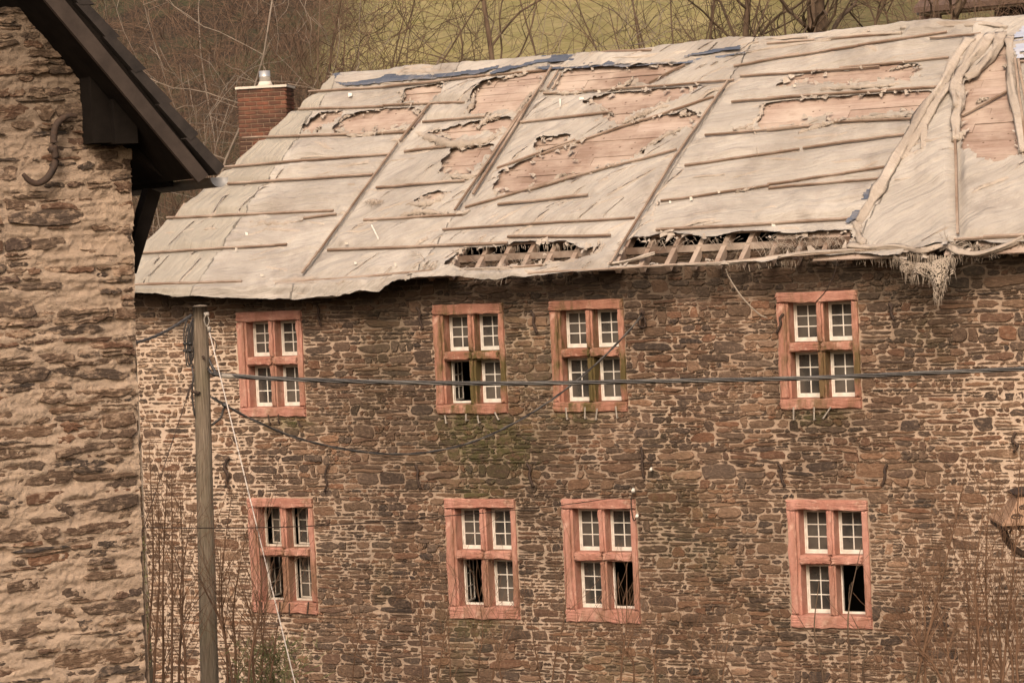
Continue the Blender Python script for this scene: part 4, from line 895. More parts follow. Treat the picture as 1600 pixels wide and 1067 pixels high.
# barge board, verge tiles and roof covering, extended up to the ridge out of frame
lo0, lo1 = (70, 0), (310, 285); up0, up1 = (101, 0), (326, 274)
strip("barge_board", [lo1, up1, ext(up1, up0, 2.6), ext(lo1, lo0, 2.45)], WO-.04, WO, M_DWOOD)
strip("roof_deck", [(316, 262), (328, 272), ext((328, 272), (118, 0), 2.6), ext((316, 262), (100, 0), 2.6)], -7.2, WO-.041, M_BLACKW)
tA, tB = (112, 0), (336, 276); cA, cB = (136, 0), (347, 262)
for k in range(9):                                    # overlapping verge tiles
    a0, a1 = k/5.2-.0, (k+1)/5.2+.02; st = 2.5
    q0, q1 = ext(tB, tA, a0), ext(tB, tA, a1); e0, e1 = ext(cB, cA, a0), ext(cB, cA, a1)
    strip("verge_tile", [(q0[0]+st, q0[1]-st), q1, (e1[0]-st, e1[1]+st), (e0[0]+st*.8, e0[1]-st*.8)], -7.2, WO+.02+.004*(k % 2), M_SLATE)
# dark soffit boards under the overhang
so_a = [lh(310, 285, WO), lh(60, -10, WO)]
m = MB(); dv = -.10
for k, (wa, wb) in enumerate([(WO-.045, .02)]):
    u0_, v0_ = so_a[0]; u1_, v1_ = so_a[1]; u2_, v2_ = u0_+(u1_-u0_)*2.4, v0_+(v1_-v0_)*2.4
    m.add([lp(u0_, v0_+.03, wa), lp(u2_, v2_+.03, wa), lp(u2_, v2_+.03, -7), lp(u0_, v0_+.03, -7)], [(0, 1, 2, 3)])
m.build("soffit", M_BLACKW, LHs)
# purlin end, boxed, and the lighter board on its face
def pbox(name, x0, y0, x1, y1, w0, w1, mat):
    u0_, v1_ = lh(x0, y0, w1); u1_, v0_ = lh(x1, y1, w1); m = MB(); m.prism([lp(u0_, v0_, w0), lp(u1_, v0_, w0), lp(u1_, v1_, w0), lp(u0_, v1_, w0)], GW*(w1-w0)); return m.build(name, mat, LHs)
pbox("purlin_end", 140, 110, 176, 223, .0, .22, M_BLACKW); pbox("purlin_board", 176, 130, 216, 224, .0, .30, M_BLACKW)
m = MB(); u0_, v0_ = lh(300, 290, WO-.05); uw, vw = lh(205, 232, 0)
m.prism([lp(*lh(198, 225, .1), .0), lp(*lh(312, 287, .5), .0), lp(*lh(312, 287, .5)[:1], lh(330, 272, .5)[1]-.02, .0), lp(*lh(180, 120, .1), .0)], -GW*6)
m.build("eaves_box", M_BLACKW, LHs)
# gutter
ge = lh(336, 284, WO-.02); R_ = .075; arc = [(-R_*math.cos(a), -R_*math.sin(a)) for a in np.linspace(0, math.pi, 11)]; V = []
for w in (WO+.02, -7.0):
    for (a, b) in arc: V.append(lp(ge[0]+a+.02, ge[1]+b+.03, w))
    for (a, b) in arc: V.append(lp(ge[0]+a*.92+.02, ge[1]+b*.92+.03, w))
n = 11; Fc = [(i, i+1, 22+i+1, 22+i) for i in range(10)]+[(11+i, 33+i, 33+i+1, 11+i+1) for i in range(10)]+[tuple(range(11))]
mk("gutter", V, Fc, M_GUTTER, LHs, True)
# strut under the eaves
sa, sb = lh(237, 298, -.3), lh(203, 400, -.3); m = MB(); m.bar(lp(*sa, -.3), lp(sb[0]-.03, sb[1]-.12, -.3), .11, .13, GW); m.build("eaves_strut", M_BLACKW, LHs)
# S-shaped anchor
pts = [lh(x, y, .1) for x, y in [(120, 182), (108, 181), (96, 187), (87, 198), (84, 215), (85, 235), (87, 250), (82, 266), (72, 280), (58, 287), (45, 282), (36, 272)]]
sp = spline([lp(u, v, .10) for u, v in pts], 5); k = len(sp); rr = .028*(1-.45*np.abs(np.linspace(-1, 1, k))**3); m = MB(); m.tube(sp, rr, 10)
cx = lh(84, 233, .1); m.tube([lp(cx[0], cx[1]+.028, .09), lp(cx[0], cx[1]-.028, .09)], .034, 10); m.tube([lp(cx[0]+.0, cx[1], -.02), lp(cx[0], cx[1], .12)], .016, 8); m.build("wall_anchor", M_IRON, LHs, True)

# ================================================================ UTILITY POLE AND WIRES
PD = 36.0; ptop = at(312.5, 479, PD); pbot = at(328, 1067, PD); d = pbot-ptop; pg = ptop+d*(ptop[2]/(-d[2]))
PO = thing("utility_pole", (pg[0], pg[1], 0), "weathered wooden utility pole standing before the building's left windows", "pole")
m = MB(); n = 30; k = 22; V = []
for i in range(n+1):
    a = i/n; c = ptop*(1-a)+pg*a; r = (.095+.032*a)
    for j in range(k): t = 2*math.pi*j/k; V.append(c+r*(1+.025*math.sin(3*t+a*4)+.012*math.sin(9*t+a))*(math.cos(t)*A(1, 0, 0)+math.sin(t)*A(0, 1, 0)))
for j in range(k): t = 2*math.pi*j/k; V.append(ptop+A(0, 0, .015)+.08*(math.cos(t)*A(1, 0, 0)+math.sin(t)*A(0, 1, 0)))
V.append(ptop+A(0, 0, .025))
Fc = [(i*k+j, i*k+(j+1) % k, (i+1)*k+(j+1) % k, (i+1)*k+j) for i in range(n) for j in range(k)]+[(j, (j+1) % k, (n+1)*k+(j+1) % k, (n+1)*k+j) for j in range(k)]+[((n+1)*k+j, (n+1)*k+(j+1) % k, (n+2)*k) for j in range(k)]
mk("shaft", V, Fc, M_POLE, PO, True)
def pp(px, py, dd=0): return at(px, py, PD+dd)
m = MB(); m.tube([pp(319, 492, -.14), pp(326, 491, -.12)], .03, 8); m.tube(spline([pp(322, 492, -.16), pp(319, 500, -.14), pp(323, 510, -.13), pp(327, 502, -.13), pp(324, 493, -.13)], 5), .008, 5); m.tube([pp(326, 510, -.12), pp(327, 518, -.12)], .022, 8); m.build("guy_eye", M_PEG, PO, True)
m = MB(); m.tube([pp(316, 556, -.125), pp(320, 560, -.125)], .018, 6); m.tube([pp(300, 612, -.10), pp(312, 614, -.14)], .02, 6); m.build("bolt", M_IRON, PO)
Rc = random.Random(8); m = MB()
for k in range(6):
    x = 289+k*2.2; y0 = 497+Rc.uniform(-3, 14); y1 = 575-Rc.uniform(0, 25); m.tube(spline([pp(x+4, y0, -.05), pp(x, y0+12, -.06), pp(x-1+Rc.uniform(-1, 1), (y0+y1)/2, -.06), pp(x, y1-6, -.06), pp(x+3, y1, -.05), pp(x+6, y1-6, -.05), pp(x+5, (y0+y1)/2, -.05), pp(x+5, y0+8, -.05)], 5), .009, 5)
for y in (537, 548): 
    for x in (289, 297): m.tube([pp(x-3, y, -.07), pp(x+3, y, -.07)], .018, 6)
m.tube(spline([pp(300, 572, -.08), pp(302, 590, -.11), pp(300, 615, -.1), pp(304, 650, -.1)], 5), .012, 5)
m.build("cable_loops", M_CABLE, PO, True)
m = MB(); m.tube(spline([pp(325, 575, -.05), pp(329, 582, -.12), pp(336, 587, -.1)], 5), .02, 6); m.tube(spline([pp(325, 525), pp(334, 530), pp(338, 542), pp(332, 555), pp(326, 560)], 5), .006, 5); m.tube(spline([pp(326, 560), pp(331, 572, -.05), pp(337, 582, -.1)], 5), .018, 6); m.build("cable_bracket", M_CABLE, PO, True)

def path_px(pts, A0, A1, n=10):
    """a hanging line: pixels read off the photograph, set into the upright plane through its two ends"""
    dh = A1-A0; nn = A(-dh[1], dh[0], 0); nn /= np.linalg.norm(nn); return spline([on_plane(x, y, nn, float(nn@A0)) for x, y in pts], n)
# main twisted bundle running off to the right
a0 = at(333, 584, PD-.1); a1 = at(1900, 566, PD-1.0); P_ = path_px([(333, 584), (375, 588), (440, 592), (600, 597), (800, 599), (1000, 596), (1250, 591), (1420, 584), (1600, 576), (1900, 561), (2500, 520)], a0, a1, 34)
W_ = thing("power_cable", a0.tolist(), "thick twisted power cable running level from the pole across the upper windows", "cable")
ln = np.concatenate([[0], np.cumsum(np.linalg.norm(np.diff(P_, axis=0), axis=1))])
for k in range(4):
    ph = ln*2*math.pi/1.7+k*math.pi/2; off = np.stack([np.cos(ph)*0, np.cos(ph), np.sin(ph)], 1); m = MB(); m.tube(P_+off*.018, .0135, 6); m.build("strand", M_CABLEG if k == 0 else M_CABLE, W_, True)
m = MB(); m.tube([at(346, 587, PD-.12), at(362, 588, PD-.12), at(366, 588.5, PD-.12)], [.028, .034, .02], 10); m.build("tension_clamp", M_PEG, W_, True)
# second line to the wall bracket
a0 = at(330, 620, PD-.1); a1 = wallpt(1003, 492, -.12); P_ = path_px([(330, 620), (352, 633), (400, 658), (470, 686), (560, 705), (640, 709), (720, 696), (790, 668), (860, 626), (930, 570), (980, 520), (1002, 493)], a0, a1, 8)
W2 = thing("service_cable", a0.tolist(), "sagging cable from the pole up to the wall bracket right of the third upper window", "cable"); ln = np.concatenate([[0], np.cumsum(np.linalg.norm(np.diff(P_, axis=0), axis=1))])
for k in range(2): ph = ln*2*math.pi/.7+k*math.pi; off = np.stack([np.cos(ph)*0, np.cos(ph), np.sin(ph)], 1); m = MB(); m.tube(P_+off*.009, .0105, 6); m.build("strand", M_CABLEG if k else M_CABLE, W2, True)
m = MB(); m.tube(spline([at(354, 633, PD-.12), at(349, 640, PD-.1), at(345, 652, PD-.1), at(331, 664, PD-.1)], 5), .017, 6); m.tube([at(348, 631, PD-.12), at(357, 636, PD-.12)], .03, 7); m.build("drip_loop", M_CABLE, W2, True)
m = MB()
for x, y in ((1001, 488), (1006, 488), (1003, 497)): m.tube([wallpt(x, y, -.10), wallpt(x, y, -.16)], .02, 8)
m.tube(spline([wallpt(996, 500, -.08), wallpt(999, 510, -.08), wallpt(1008, 510, -.08), wallpt(1008, 500, -.08), wallpt(1004, 492, -.08)], 5), .014, 6); m.tube([wallpt(1003, 484, -.06), wallpt(1003, 514, -.06)], .02, 6); m.build("wall_bracket", M_IRON, B, True)
# guy
p0, p1 = at(327, 518, PD-.12), at(461, 1067, PD-2.3); dd = p1-p0; pz = p0+dd*(p0[2]/(-dd[2])); m = MB(); m.tube(np.linspace(p0, pz, 12), .0078, 6); tag(m.build("guy_wire", M_ROPE, None, True), "taut white guy wire slanting down from the pole top", "wire")
# bundle to the left
p0, p1 = at(299, 493, PD-.12), at(150, 540, PD-3); m = MB()
for k in range(3): q_ = np.linspace(p0, p1, 60); ph = np.arange(60)*.55+k*2.1; m.tube(q_+np.stack([0*ph, np.cos(ph), np.sin(ph)], 1)*.012-A(0, 0, 1)*(.12*np.sin(np.linspace(0, math.pi, 60)))[:, None], .010, 5)
tag(m.build("phone_cable", M_CABLEG, None, True), "greyish twisted cable from the pole top to the near house", "cable")
p0, p1 = at(299, 600, PD-.1), at(236, 790, PD-1); m = MB(); m.tube(np.linspace(p0, p1, 10), .006, 5); m.tube([p0, p0*.88+p1*.12], .015, 5); dz = p1-p0; m.tube([p1, p1+dz*(p1[2]/(-dz[2]))], .006, 5); tag(m.build("thin_stay", M_IRON, None), "thin dark stay wire slanting down left of the pole", "wire")
a0 = at(60, 823, 30.); a1 = wallpt(985, 773, -.1); P_ = path_px([(60, 820), (225, 824), (400, 824), (550, 818), (694, 806), (800, 797), (900, 786), (985, 773)], a0, a1, 6); m = MB(); m.tube(P_, .0065, 5); tag(m.build("thin_wire", M_IRON, None, True), "thin dark wire crossing above the lower windows to white insulators", "wire")
for x, y, r_ in ((990, 764, .028), (996, 804, .025), (1018, 731, .02)): m = MB(); m.tube([wallpt(x, y, -.04), wallpt(x-1, y+3, -.14)], r_, 8); m.build("insulator", M_WHITE, B, True)
m = MB(); m.tube(spline([wallpt(989, 770, -.1), wallpt(986, 785, -.08), wallpt(990, 812, -.08), wallpt(996, 806, -.1)], 5), .009, 5); m.build("insulator_lead", M_IRON, B, True)

# ================================================================ ORNATE LAMP AT THE RIGHT EDGE
LD = 37.0; lc = at(1616, 813, LD); LP_ = thing("street_lamp", (lc[0], lc[1], 0), "ornate street lamp with tan pierced hood cut by the right edge", "street lamp"); sc_ = LD/F
def hood(z, half): return [lc+A(a*half, b*half, 0)+A(0, 0, z) for a, b in ((-1, -1), (1, -1), (1, 1), (-1, 1))]
rot = math.radians(30); ex, ey = A(math.cos(rot), math.sin(rot), 0), A(-math.sin(rot), math.cos(rot), 0)
def hood(z, half): return [lc+ex*a*half+ey*b*half+A(0, 0, z) for a, b in ((-1, -1), (1, -1), (1, 1), (-1, 1))]
M_HOOD = simple("tan_aged_copper", (.25, .145, .085), (.37, .235, .15), 14, .003, .7, .3)
m = MB(); V = hood(.0, .51)+hood(.03, .51)+hood(.11, .39)+hood(.22, .30)+hood(.34, .24); m.add(V, [(3, 2, 1, 0)]+[(g*4+i, g*4+(i+1) % 4, g*4+4+(i+1) % 4, g*4+4+i) for g in range(4) for i in range(4)]+[(16, 17, 18, 19)]); m.build("hood", M_HOOD, LP_)
m = MB(); V = hood(.35, .27)+hood(.38, .29)+hood(.43, .18)+hood(.46, .02); m.add(V, [(3, 2, 1, 0)]+[(g*4+i, g*4+(i+1) % 4, g*4+4+(i+1) % 4, g*4+4+i) for g in range(3) for i in range(4)]+[(12, 13, 14, 15)]); m.build("cap", M_IRON, LP_)
m = MB()
for (a, b, r) in [(-.30, .10, .07), (-.12, .09, .06), (.05, .10, .07), (.22, .09, .06), (-.2, .21, .045), (-.05, .22, .05), (.1, .21, .045)]:
    hw = .51-(b-.03)*.12/.08 if b < .11 else .39-(b-.11)*.09/.11; c = lc-ey*(hw+.012)+ex*a+A(0, 0, b)
    sl = A(0, 0, 1)*.75+ey*.65 
    th = np.linspace(0, 2*math.pi*1.35, 16); m.tube([c+(ex*math.cos(q)+sl*math.sin(q)*.6)*r*(1.15-.045*i) for i, q in enumerate(th)], .011, 4)
m.build("scroll_ornament", M_IRON, LP_)
m = MB()
for a in (-1, 1): m.tube(spline([lc+ex*a*.42+A(0, 0, -.02), lc+ex*a*.40+A(0, 0, -.14), lc+ex*a*.33+A(0, 0, -.30), lc+ex*a*.18+A(0, 0, -.42), lc+A(0, 0, -.50)], 5), [.055]*8+[.045]*13, 7)
for a in (-1, 1): th = np.linspace(0, 5, 12); m.tube([lc+ex*a*(.24+.09*math.cos(q)*(1-i*.05))+A(0, 0, -.16+.09*math.sin(q)*(1-i*.05)) for i, q in enumerate(th)], .018, 6)
m.bar(lc-ex*.5-A(0, 0, .03), lc+ex*.5-A(0, 0, .03), .9, .05, A(0, 0, 1)); m.build("scroll_bracket", M_IRON, LP_, True)
m = MB(); m.tube([A(lc[0], lc[1], 0), A(lc[0], lc[1], .6), lc+A(0, 0, -.45)], [.08, .06, .055], 12); m.build("post", M_IRON, LP_, True)

# ================================================================ TREES AND SHRUBS
def grow(m, p, d, L, r, lev, R, bend=.18, split=3, up=.1, k=None, minr=.004, spread=.6):
    n = max(3, int(L/.35)) if lev > 1 else 4; pts = [p]; q = p.copy(); d = d/np.linalg.norm(d)
    for i in range(n):
        d = d+A(R.gauss(0, bend), R.gauss(0, bend), R.gauss(0, bend)+up*.3); d /= np.linalg.norm(d); q = q+d*L/n; pts.append(q)
    rr = np.linspace(r, max(r*.38, minr), n+1); m.tube(pts, rr, k or (8 if r > .06 else 5 if r > .02 else 3), cap=False)
    if lev <= 0: return
    for j in range(split):
        i = R.randint(max(1, int(n*.3)), n); base = pts[i]; dd = pts[i]-pts[i-1]; dd = dd/np.linalg.norm(dd)
        sd_ = A(R.gauss(0, 1), R.gauss(0, 1), R.gauss(0, .6)); sd_ -= dd*(sd_@dd); sd_ /= np.linalg.norm(sd_)+1e-9; a = R.uniform(.5, 1.1)*spread*1.3
        grow(m, base, dd*math.cos(a)+sd_*math.sin(a)+A(0, 0, up), L*R.uniform(.45, .75), rr[i]*R.uniform(.5, .75), lev-1, R, bend*1.1, split, up, None, minr, spread)
def hillz(x, y): return np.maximum(0, .50*(y-14.0)+.6*np.sin(x*.13+y*.05)*sst(14, 24, y))
def base_at(px, depth):
    p = at(px, 300, depth); z = float(hillz(p[0], p[1])); return A(p[0], p[1], z-.2)
def tree(name, px, depth, top_py, r, label, seed, lev=4, split=4, lean=0, tmat=M_BARK, cmat=M_DTWIG, bend=.10, group=None, cat="tree", stems=1, spread=.6, tfrac=.5, minr=.006):
    R = random.Random(seed); b = base_at(px, depth); topz = at(px, top_py, depth)[2]; Ht = max(3, topz-b[2]); o = thing(name, b.tolist(), label, cat, group); tr = MB(); cr = MB()
    for s_ in range(stems):
        d = A(0, 0, 1)+CR*(lean+(R.uniform(-.35, .35) if stems > 1 else 0))+A(0, R.uniform(-.1, .1), 0); n = 12; p = b+(CR*R.uniform(-.4, .4) if stems > 1 else 0); pts = [p]; L = Ht*(1 if stems == 1 else R.uniform(.7, 1.05))
        for i in range(n): d = d+A(R.gauss(0, bend), R.gauss(0, bend), 0); d /= np.linalg.norm(d); p = p+d*L/n; pts.append(p)
        rs_ = r*(1 if stems == 1 else R.uniform(.5, 1)); rr = np.linspace(rs_, rs_*.3, n+1); tr.tube(pts, rr, 9)
        for i in range(int(n*tfrac*.7), n+1):
            for _ in range(2 if stems == 1 else 1):
                sd_ = A(R.gauss(0, 1), R.gauss(0, 1), 0); sd_ /= np.linalg.norm(sd_); grow(cr, pts[i], sd_*R.uniform(.5, 1)*spread*1.6+A(0, 0, R.uniform(.3, 1)), Ht*R.uniform(.18, .34), rr[i]*R.uniform(.35, .6), lev-2, R, .24, split, .12, None, minr, spread)
    tr.build("trunk", tmat, o, True); cr.build("crown", cmat, o)
G1 = "bare trees on the slope behind the roof"
tree("bare_tree", 836, 66, -160, .13, "bare tree with forked trunk on the meadow behind the middle of the ridge", 3, 4, 3, .02, M_BARK, M_DTWIG, .05, G1, tfrac=.55)
tree("bare_tree", 905, 64, -60, .06, "crooked thin bare tree just right of the pole at the ridge", 4, 3, 3, .25, M_BARK, M_DTWIG, .12, G1)
tree("bare_tree", 648, 72, 20, .035, "slight upright bare sapling above the left part of the ridge", 5, 3, 3, .05, M_BARK, M_DTWIG, .05, G1, tfrac=.2)
tree("multi_stem_tree", 1035, 66, -110, .07, "many-stemmed bare shrub tree fanning up left of the thick trunks", 6, 3, 2, -.05, M_BARK, M_DTWIG, .05, G1, stems=7)
tree("multi_stem_tree", 1120, 68, -120, .06, "many-stemmed bare tree leaning left beside the thick trunks", 16, 3, 2, -.2, M_BARK, M_DTWIG, .05, G1, stems=6)
tree("bare_tree", 1152, 65, -200, .15, "straight bare tree whose trunk rises left of the double trunk", 7, 4, 4, -.05, M_BARK, M_DTWIG, .04, G1, tfrac=.4)
tree("bare_tree", 1282, 63, -220, .20, "thick dark-trunked tree of the pair behind the ridge", 8, 4, 4, -.02, M_BARK, M_DTWIG, .03, G1, tfrac=.4)
tree("bare_tree", 1310, 64, -220, .24, "thickest trunk of the pair behind the ridge", 9, 4, 4, .02, M_BARK, M_DTWIG, .03, G1, tfrac=.4)
tree("bare_tree", 1396, 64, -180, .16, "bare trunk with low branches between the pair and the red building", 10, 4, 4, .06, M_BARK, M_DTWIG, .05, G1, tfrac=.35)
tree("multi_stem_tree", 1235, 66, -120, .06, "leaning thin stems crossing in front of the thick trunks", 11, 3, 3, -.25, M_BARK, M_TWIG, .06, G1, stems=6)
tree("multi_stem_tree", 1370, 62, -60, .045, "brushy shrub of slanting stems beside the red building", 12, 4, 3, .45, M_BARK, M_TWIG, .07, G1, stems=8)
tree("multi_stem_tree", 1480, 62, -80, .04, "brushy shrub in front of the red building's wall", 13, 4, 3, .45, M_BARK, M_TWIG, .07, G1, stems=8)
tree("multi_stem_tree", 1580, 63, -80, .04, "brushy shrub before the red building's dark roof edge", 14, 3, 3, .2, M_BARK, M_TWIG, .07, G1, stems=6)
G2 = "bare scrub trees on the wooded slope behind the chimney"
for i, (px, dp, tp, rr, lb, tm, cm, st, ln_) in enumerate([
    (190, 60, -120, .07, "pale slender tree stem just beyond the near house's roof slope", M_PALE, M_PALE, 2, .0), (250, 64, -60, .05, "reddish twiggy tree above the verge of the near house", M_TWIG, M_TWIG, 4, .1),
    (300, 58, 30, .045, "pale branch reaching up to the right beside the verge", M_PALE, M_PALE, 2, .5), (330, 66, -120, .06, "twiggy tree left of the chimney", M_DTWIG, M_TWIG, 4, -.1),
    (425, 68, -150, .08, "dark forked tree rising straight behind the chimney flue", M_BARK, M_DTWIG, 2, .02), (470, 64, -30, .06, "arching tree just right of the chimney", M_BARK, M_TWIG, 3, .15),
    (530, 68, 0, .045, "reddish bushy tree between the chimney and the meadow", M_TWIG, M_TWIG, 4, .05), (575, 72, 40, .03, "low bare shrub at the meadow's edge", M_TWIG, M_TWIG, 4, .1), (380, 72, -150, .05, "thin tree in the thicket up the slope left of the flue", M_PALE, M_TWIG, 4, .0), (130, 66, -150, .06, "brown tree in the top left corner of the slope", M_DTWIG, M_TWIG, 3, .1), (500, 76, -150, .07, "taller dark tree high on the wooded slope", M_BARK, M_DTWIG, 3, .0)]):
    tree("scrub_tree", px, dp, tp, rr, lb, 30+i, 4, 4, ln_, tm, cm, .09, G2, "tree", st, .75, .25, .007)
# undergrowth, a mass of twigs
def twigs(name, n, pxr, dr, pyr, mats, label, seed, L=(.8, 2.4), r=.007, lev=1):
    R = random.Random(seed); m = MB()
    for _ in range(n):
        px = R.uniform(*pxr); dp = R.uniform(*dr); b = base_at(px, dp); 
        if pyr: zt = at(px, R.uniform(*pyr), dp)[2]; b[2] = max(b[2], min(zt, b[2]+6)) if R.random() < .6 else b[2]
        grow(m, b, A(R.gauss(0, .5), R.gauss(0, .5), R.uniform(.4, 1)), R.uniform(*L), R.uniform(.6, 1.4)*r, lev, R, .32, 3, .05, 3, .0045, .8)
    o = m.build(name, mats, None); tag(o, label, "undergrowth", None, "stuff")
twigs("undergrowth", 480, (110, 600), (62, 84), None, M_TWIG, "reddish brown tangled undergrowth covering the slope behind the chimney", 1, (1.2, 3.5), .010, 2)
twigs("undergrowth", 170, (110, 560), (60, 80), None, M_PALE, "pale bare twigs tangled through the wooded slope", 2, (1, 2.6), .008, 2)
twigs("undergrowth", 420, (110, 540), (62, 86), None, M_DTWIG, "dark brown brushwood on the shaded wooded slope", 3, (1.2, 3.5), .011, 2)
twigs("undergrowth", 330, (1180, 1640), (60, 76), None, M_TWIG, "brown brushwood behind the right end of the ridge", 4, (1.2, 3.0), .009, 2)
twigs("undergrowth", 8, (620, 1180), (66, 80), None, M_TWIG, "low sparse brushwood along the foot of the meadow", 5, (.7, 1.8), .007, 1)
# greenish scrub low behind the hip
def leaves(name, n, pxr, dr, label, seed, mat=M_LEAF):
    R = random.Random(seed); V = []; Fc = []
    for i in range(n):
        b = base_at(R.uniform(*pxr), R.uniform(*dr))+A(0, 0, abs(R.gauss(0, 1.3))); d = A(R.gauss(0, 1), R.gauss(0, 1), R.gauss(0, 1)); d /= np.linalg.norm(d); s_ = np.cross(d, A(R.random(), R.random(), R.random())); L = R.uniform(.04, .12)
        V += [b, b+d*L*.5+s_*L*.2, b+d*L, b+d*L*.5-s_*L*.2]; Fc.append((4*i, 4*i+1, 4*i+2, 4*i+3))
    tag(mk(name, V, Fc, mat), label, "undergrowth", None, "stuff")
leaves("foliage", 34000, (180, 520), (55, 74), "olive green scrub leaves low on the slope between near house and chimney", 8)
M_DRY = mat_bark("dry_reddish_leaves", (.10, .052, .032), (.18, .105, .065))
leaves("dry_foliage", 14000, (110, 620), (62, 84), "dry russet leaves caught in the scrub", 9, M_DRY)

# foreground saplings in front of the wall
def sapling(px0, px1, depth, tops, label, seed, group, mat=M_STEM, r=.014, br=14, blen=.8, name="sapling"):
    R = random.Random(seed); b = at((px0+px1)/2, 1067, depth); o = thing(name, (b[0], b[1], 0), label, "shrub", group)
    for k, (tx, ty) in enumerate(tops):
        bx = px0+(px1-px0)*(k+.5)/len(tops)+R.uniform(-6, 6); dj = depth+R.uniform(-.5, .5); g_ = at(bx, 1067, dj); top = at(tx, ty, dj); dv_ = top-g_; gnd = g_-dv_/np.linalg.norm(dv_)*(g_[2])*1.0; gnd[2] = 0
        mid = g_*.5+top*.5+CR*R.uniform(-.12, .12); P_ = spline([gnd, g_, mid, top], 8); m = MB(); rr = np.linspace(r*1.6, r*.28, len(P_)); m.tube(P_, rr, 6)
        for _ in range(br):
            i = R.randint(8, len(P_)-2); d = (P_[i+1]-P_[i]); d /= np.linalg.norm(d); sd_ = CR*R.choice([-1, 1])*R.uniform(.3, 1)+A(0, R.uniform(-.6, .6), 0); grow(m, P_[i], d*1.3+sd_*.75, blen*R.uniform(.3, 1.1), rr[i]*.5, 1, R, .09, 2, .12, 3, .0028, .5)
        m.build("stem", mat, o)
GS = "bare saplings growing in front of the rubble wall"
sapling(228, 300, 34.5, [(233, 690), (246, 745), (262, 725), (268, 735), (281, 770), (299, 800)], "dense clump of reddish bare stems left of the pole", 1, GS, br=20)
sapling(345, 400, 34.5, [(362, 770), (345, 850), (385, 830), (400, 790), (372, 900)], "clump of bare stems right of the pole", 2, GS, br=18)
sapling(405, 440, 34.8, [(425, 880), (455, 900), (410, 930)], "low twigs under the flaking lower window", 3, GS, br=10, r=.010)
sapling(655, 710, 36, [(659, 880), (712, 905), (700, 930)], "few thin twigs under the window right of centre-left gap", 4, GS, br=10, r=.009)
sapling(735, 800, 36, [(744, 905), (790, 950), (760, 960)], "thin twigs below the second lower window", 5, GS, br=10, r=.009)
sapling(830, 900, 36, [(827, 955), (882, 830), (905, 960)], "thin upright shoot against the third lower window's left jamb", 6, GS, br=8, r=.009)
sapling(960, 1030, 36, [(979, 880), (1000, 960), (1030, 975)], "slender branching shoot crossing the black open light", 7, GS, br=12, r=.011)
sapling(1090, 1160, 36, [(1085, 965), (1150, 940), (1120, 990)], "low twigs between the third and fourth lower windows", 8, GS, br=10, r=.008)
sapling(1270, 1372, 36, [(1280, 905), (1346, 850), (1330, 960)], "dark curved shoot in front of the fourth lower window", 9, GS, M_BARK, br=2, r=.014)
sapling(1420, 1520, 35.5, [(1520, 690), (1436, 860), (1413, 940), (1452, 905), (1505, 860)], "tall leaning stem with bushy twigs right of the fourth lower window", 10, GS, M_STEM, br=24, r=.014)
sapling(1520, 1600, 35.5, [(1503, 830), (1538, 780), (1548, 740), (1570, 830), (1596, 690), (1588, 900), (1560, 870)], "thick cluster of bare stems around the ornate lamp", 11, GS, br=22, r=.015)
sapling(1600, 1700, 35.5, [(1610, 800), (1640, 760), (1680, 800)], "bare stems just beyond the ornate lamp", 12, GS, br=14, r=.014)
sapling(540, 620, 36, [(560, 900), (600, 960), (540, 980)], "sparse twigs on the wall left of the second lower window", 13, GS, br=8, r=.008)
def brush():
    R = random.Random(21); m = MB()
    for _ in range(520):
        px = R.uniform(225, 1640); dp = R.uniform(34.6, 36.6); b = at(px, 1067, dp); b[2] = 0; hgt = R.uniform(.7, 1.0)+.55*R.random()**3+(.5 if px > 1380 or px < 500 else 0)*R.random()
        grow(m, b, A(R.gauss(0, .22), R.gauss(0, .2), 1), hgt*1.15, R.uniform(.004, .008), 2, R, .12, 3, .08, 3, .0024, .6)
    tag(m.build("undergrowth", M_STEM, None), "low brown brushwood along the foot of the rubble wall", "undergrowth", None, "stuff")
brush()
def blades():
    R = random.Random(3); V = []; Fc = []; b0 = at(420, 1050, 34.9)
    for i in range(700):
        b = at(R.gauss(420, 28), R.uniform(1010, 1120), 34.9+R.uniform(-.3, .3)); d = A(R.gauss(0, .6), R.gauss(0, .6), R.uniform(.1, 1)); d /= np.linalg.norm(d); s_ = np.cross(d, A(0, 1, 0)); L = R.uniform(.12, .3)
        V += [b, b+d*L*.5+s_*.008, b+d*L, b+d*L*.5-s_*.008]; Fc.append((4*i, 4*i+1, 4*i+2, 4*i+3))
    m = MB(); m.tube([A(b0[0], b0[1], 0), b0+A(0, 0, -.2), b0+A(.1, 0, .3)], [.02, .015, .005], 5)
    o = thing("evergreen_shrub", (b0[0], b0[1], 0), "small green spiky shrub at the foot of the wall right of the pole", "shrub"); mk("foliage", V, Fc, M_LEAF, o); m.build("stem", M_STEM, o)
blades()

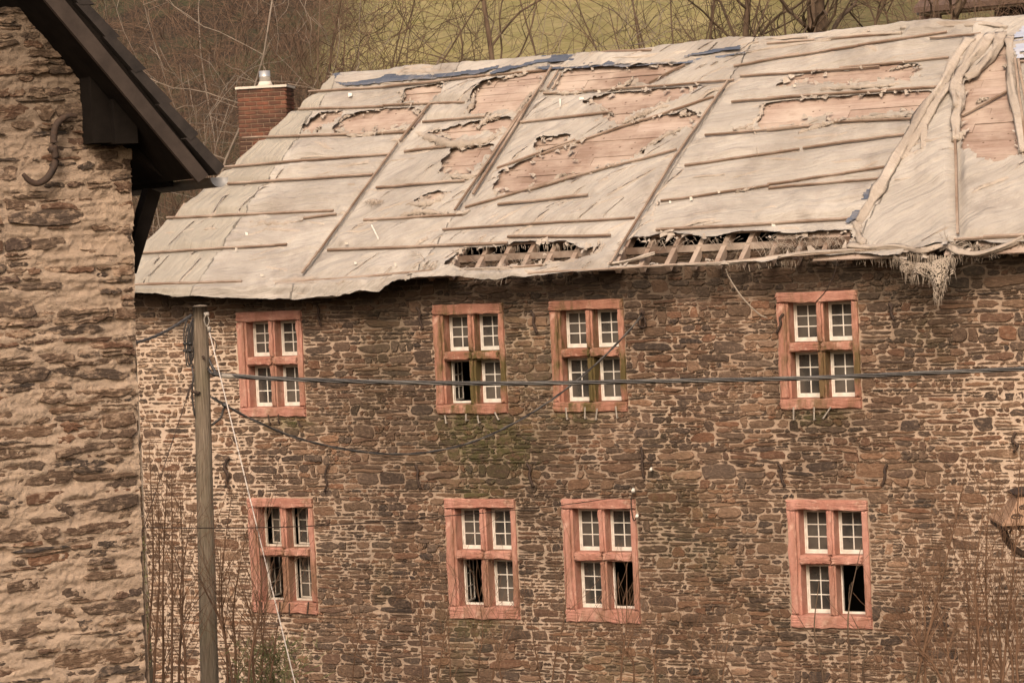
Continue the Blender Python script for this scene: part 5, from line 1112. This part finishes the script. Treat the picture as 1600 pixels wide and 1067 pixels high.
# ================================================================ RED BUILDING UP THE SLOPE
rb0 = at(1440, 35, 69); rb1 = at(1760, 30, 66); e = rb1-rb0; e[2] = 0; Lr = np.linalg.norm(e); e /= Lr; nb = A(e[1], -e[0], 0)
RB = thing("red_building", (rb0[0], rb0[1], 4), "reddish building with dark roof edge behind the ridge's right end", "building")
M_ROOFB = simple("brown_roof_covering", (.10, .065, .048), (.16, .105, .08), 6, .01); M_REDW = simple("red_brown_cladding", (.20, .075, .045), (.27, .11, .065), 3, .01); M_PINKW = simple("pinkish_render", (.42, .26, .20), (.50, .33, .26), 3, .01)
zr = rb0[2]; k1 = at(1600, 24, 67.5)[2]
def quadbox(x0, x1, z0_, z1_, dpt, w, mat, nm): m = MB(); m.box(rb0*A(1, 1, 0)+e*(x0+x1)/2-nb*(dpt+w/2)+A(0, 0, (z0_+z1_)/2), e*(x1-x0)/2, nb*w/2, A(0, 0, (z1_-z0_)/2)); m.build(nm, mat, RB)
quadbox(.35, Lr, 3, zr-.05, .3, 4, M_REDW, "wall"); quadbox(-.15, .2, 3, zr+1.6, .2, .5, M_PINKW, "corner_pier"); quadbox(.0, Lr, zr+.15, zr+.32, -.25, .6, M_CONC, "eaves_board"); quadbox(.2, 1.5, zr-.30, zr-.14, -.1, .5, M_BLACKW, "door_hood")
quadbox(2.0, Lr, zr-.06, zr+.145, -.15, .5, M_BLACKW, "gutter")
m = MB(); q0 = rb0*A(1, 1, 0); m.prism([q0+nb*.4+A(0, 0, zr+.33), q0-nb*3+A(0, 0, zr+2.3), q0-nb*3+A(0, 0, zr+2.15), q0+nb*.4+A(0, 0, zr+.2)], e*Lr); m.build("roof", M_ROOFB, RB)

# ================================================================ GROUND AND HILL
xs = np.concatenate([np.linspace(-160, -60, 26), np.linspace(-58, 30, 120), np.linspace(32, 130, 26)]); ys = np.concatenate([np.linspace(-120, 12, 34), np.linspace(13, 60, 130), np.linspace(62, 190, 40)])
X, Y = np.meshgrid(xs, ys, indexing='ij'); Z = hillz(X, Y)+sst(14, 20, Y)*((fbm(X*.35, Y*.9, 201)-.5)*.9+(fbm(X*1.6, Y*2.6, 202)-.5)*.28); Z = Z-.02
ix = np.arange(X.size).reshape(X.shape); q = np.stack([ix[:-1, :-1], ix[1:, :-1], ix[1:, 1:], ix[:-1, 1:]], -1).reshape(-1, 4)
tt = NT("meadow_and_woodland_floor", .95, .1); n1 = tt.noise(.35, 6, .6); n2 = tt.noise(2.2, 6, .65, tt.map((.5, 1.5, 1.5))); n3 = tt.noise(14, 4, .7, tt.map((.6, 1, 1)))
gc = tt.mix(tt.ramp(n1, [(.35, 0), (.65, 1)]), (.245, .205, .095), (.335, .28, .14)); gc = tt.mix(tt.ramp(n2, [(.4, 0), (.65, .8)]), gc, (.19, .175, .065)); gc = tt.mix(tt.ramp(n3, [(.5, 0), (.7, .5)]), gc, (.38, .28, .14))
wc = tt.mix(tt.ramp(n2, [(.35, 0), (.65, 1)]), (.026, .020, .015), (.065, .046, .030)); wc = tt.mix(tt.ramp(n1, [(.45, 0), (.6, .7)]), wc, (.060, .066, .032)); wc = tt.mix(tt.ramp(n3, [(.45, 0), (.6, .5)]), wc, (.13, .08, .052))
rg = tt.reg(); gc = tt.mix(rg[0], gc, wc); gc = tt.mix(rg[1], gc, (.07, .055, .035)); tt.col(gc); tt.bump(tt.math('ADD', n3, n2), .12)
# woodland floor towards the left (seen from the camera), bare earth by the buildings
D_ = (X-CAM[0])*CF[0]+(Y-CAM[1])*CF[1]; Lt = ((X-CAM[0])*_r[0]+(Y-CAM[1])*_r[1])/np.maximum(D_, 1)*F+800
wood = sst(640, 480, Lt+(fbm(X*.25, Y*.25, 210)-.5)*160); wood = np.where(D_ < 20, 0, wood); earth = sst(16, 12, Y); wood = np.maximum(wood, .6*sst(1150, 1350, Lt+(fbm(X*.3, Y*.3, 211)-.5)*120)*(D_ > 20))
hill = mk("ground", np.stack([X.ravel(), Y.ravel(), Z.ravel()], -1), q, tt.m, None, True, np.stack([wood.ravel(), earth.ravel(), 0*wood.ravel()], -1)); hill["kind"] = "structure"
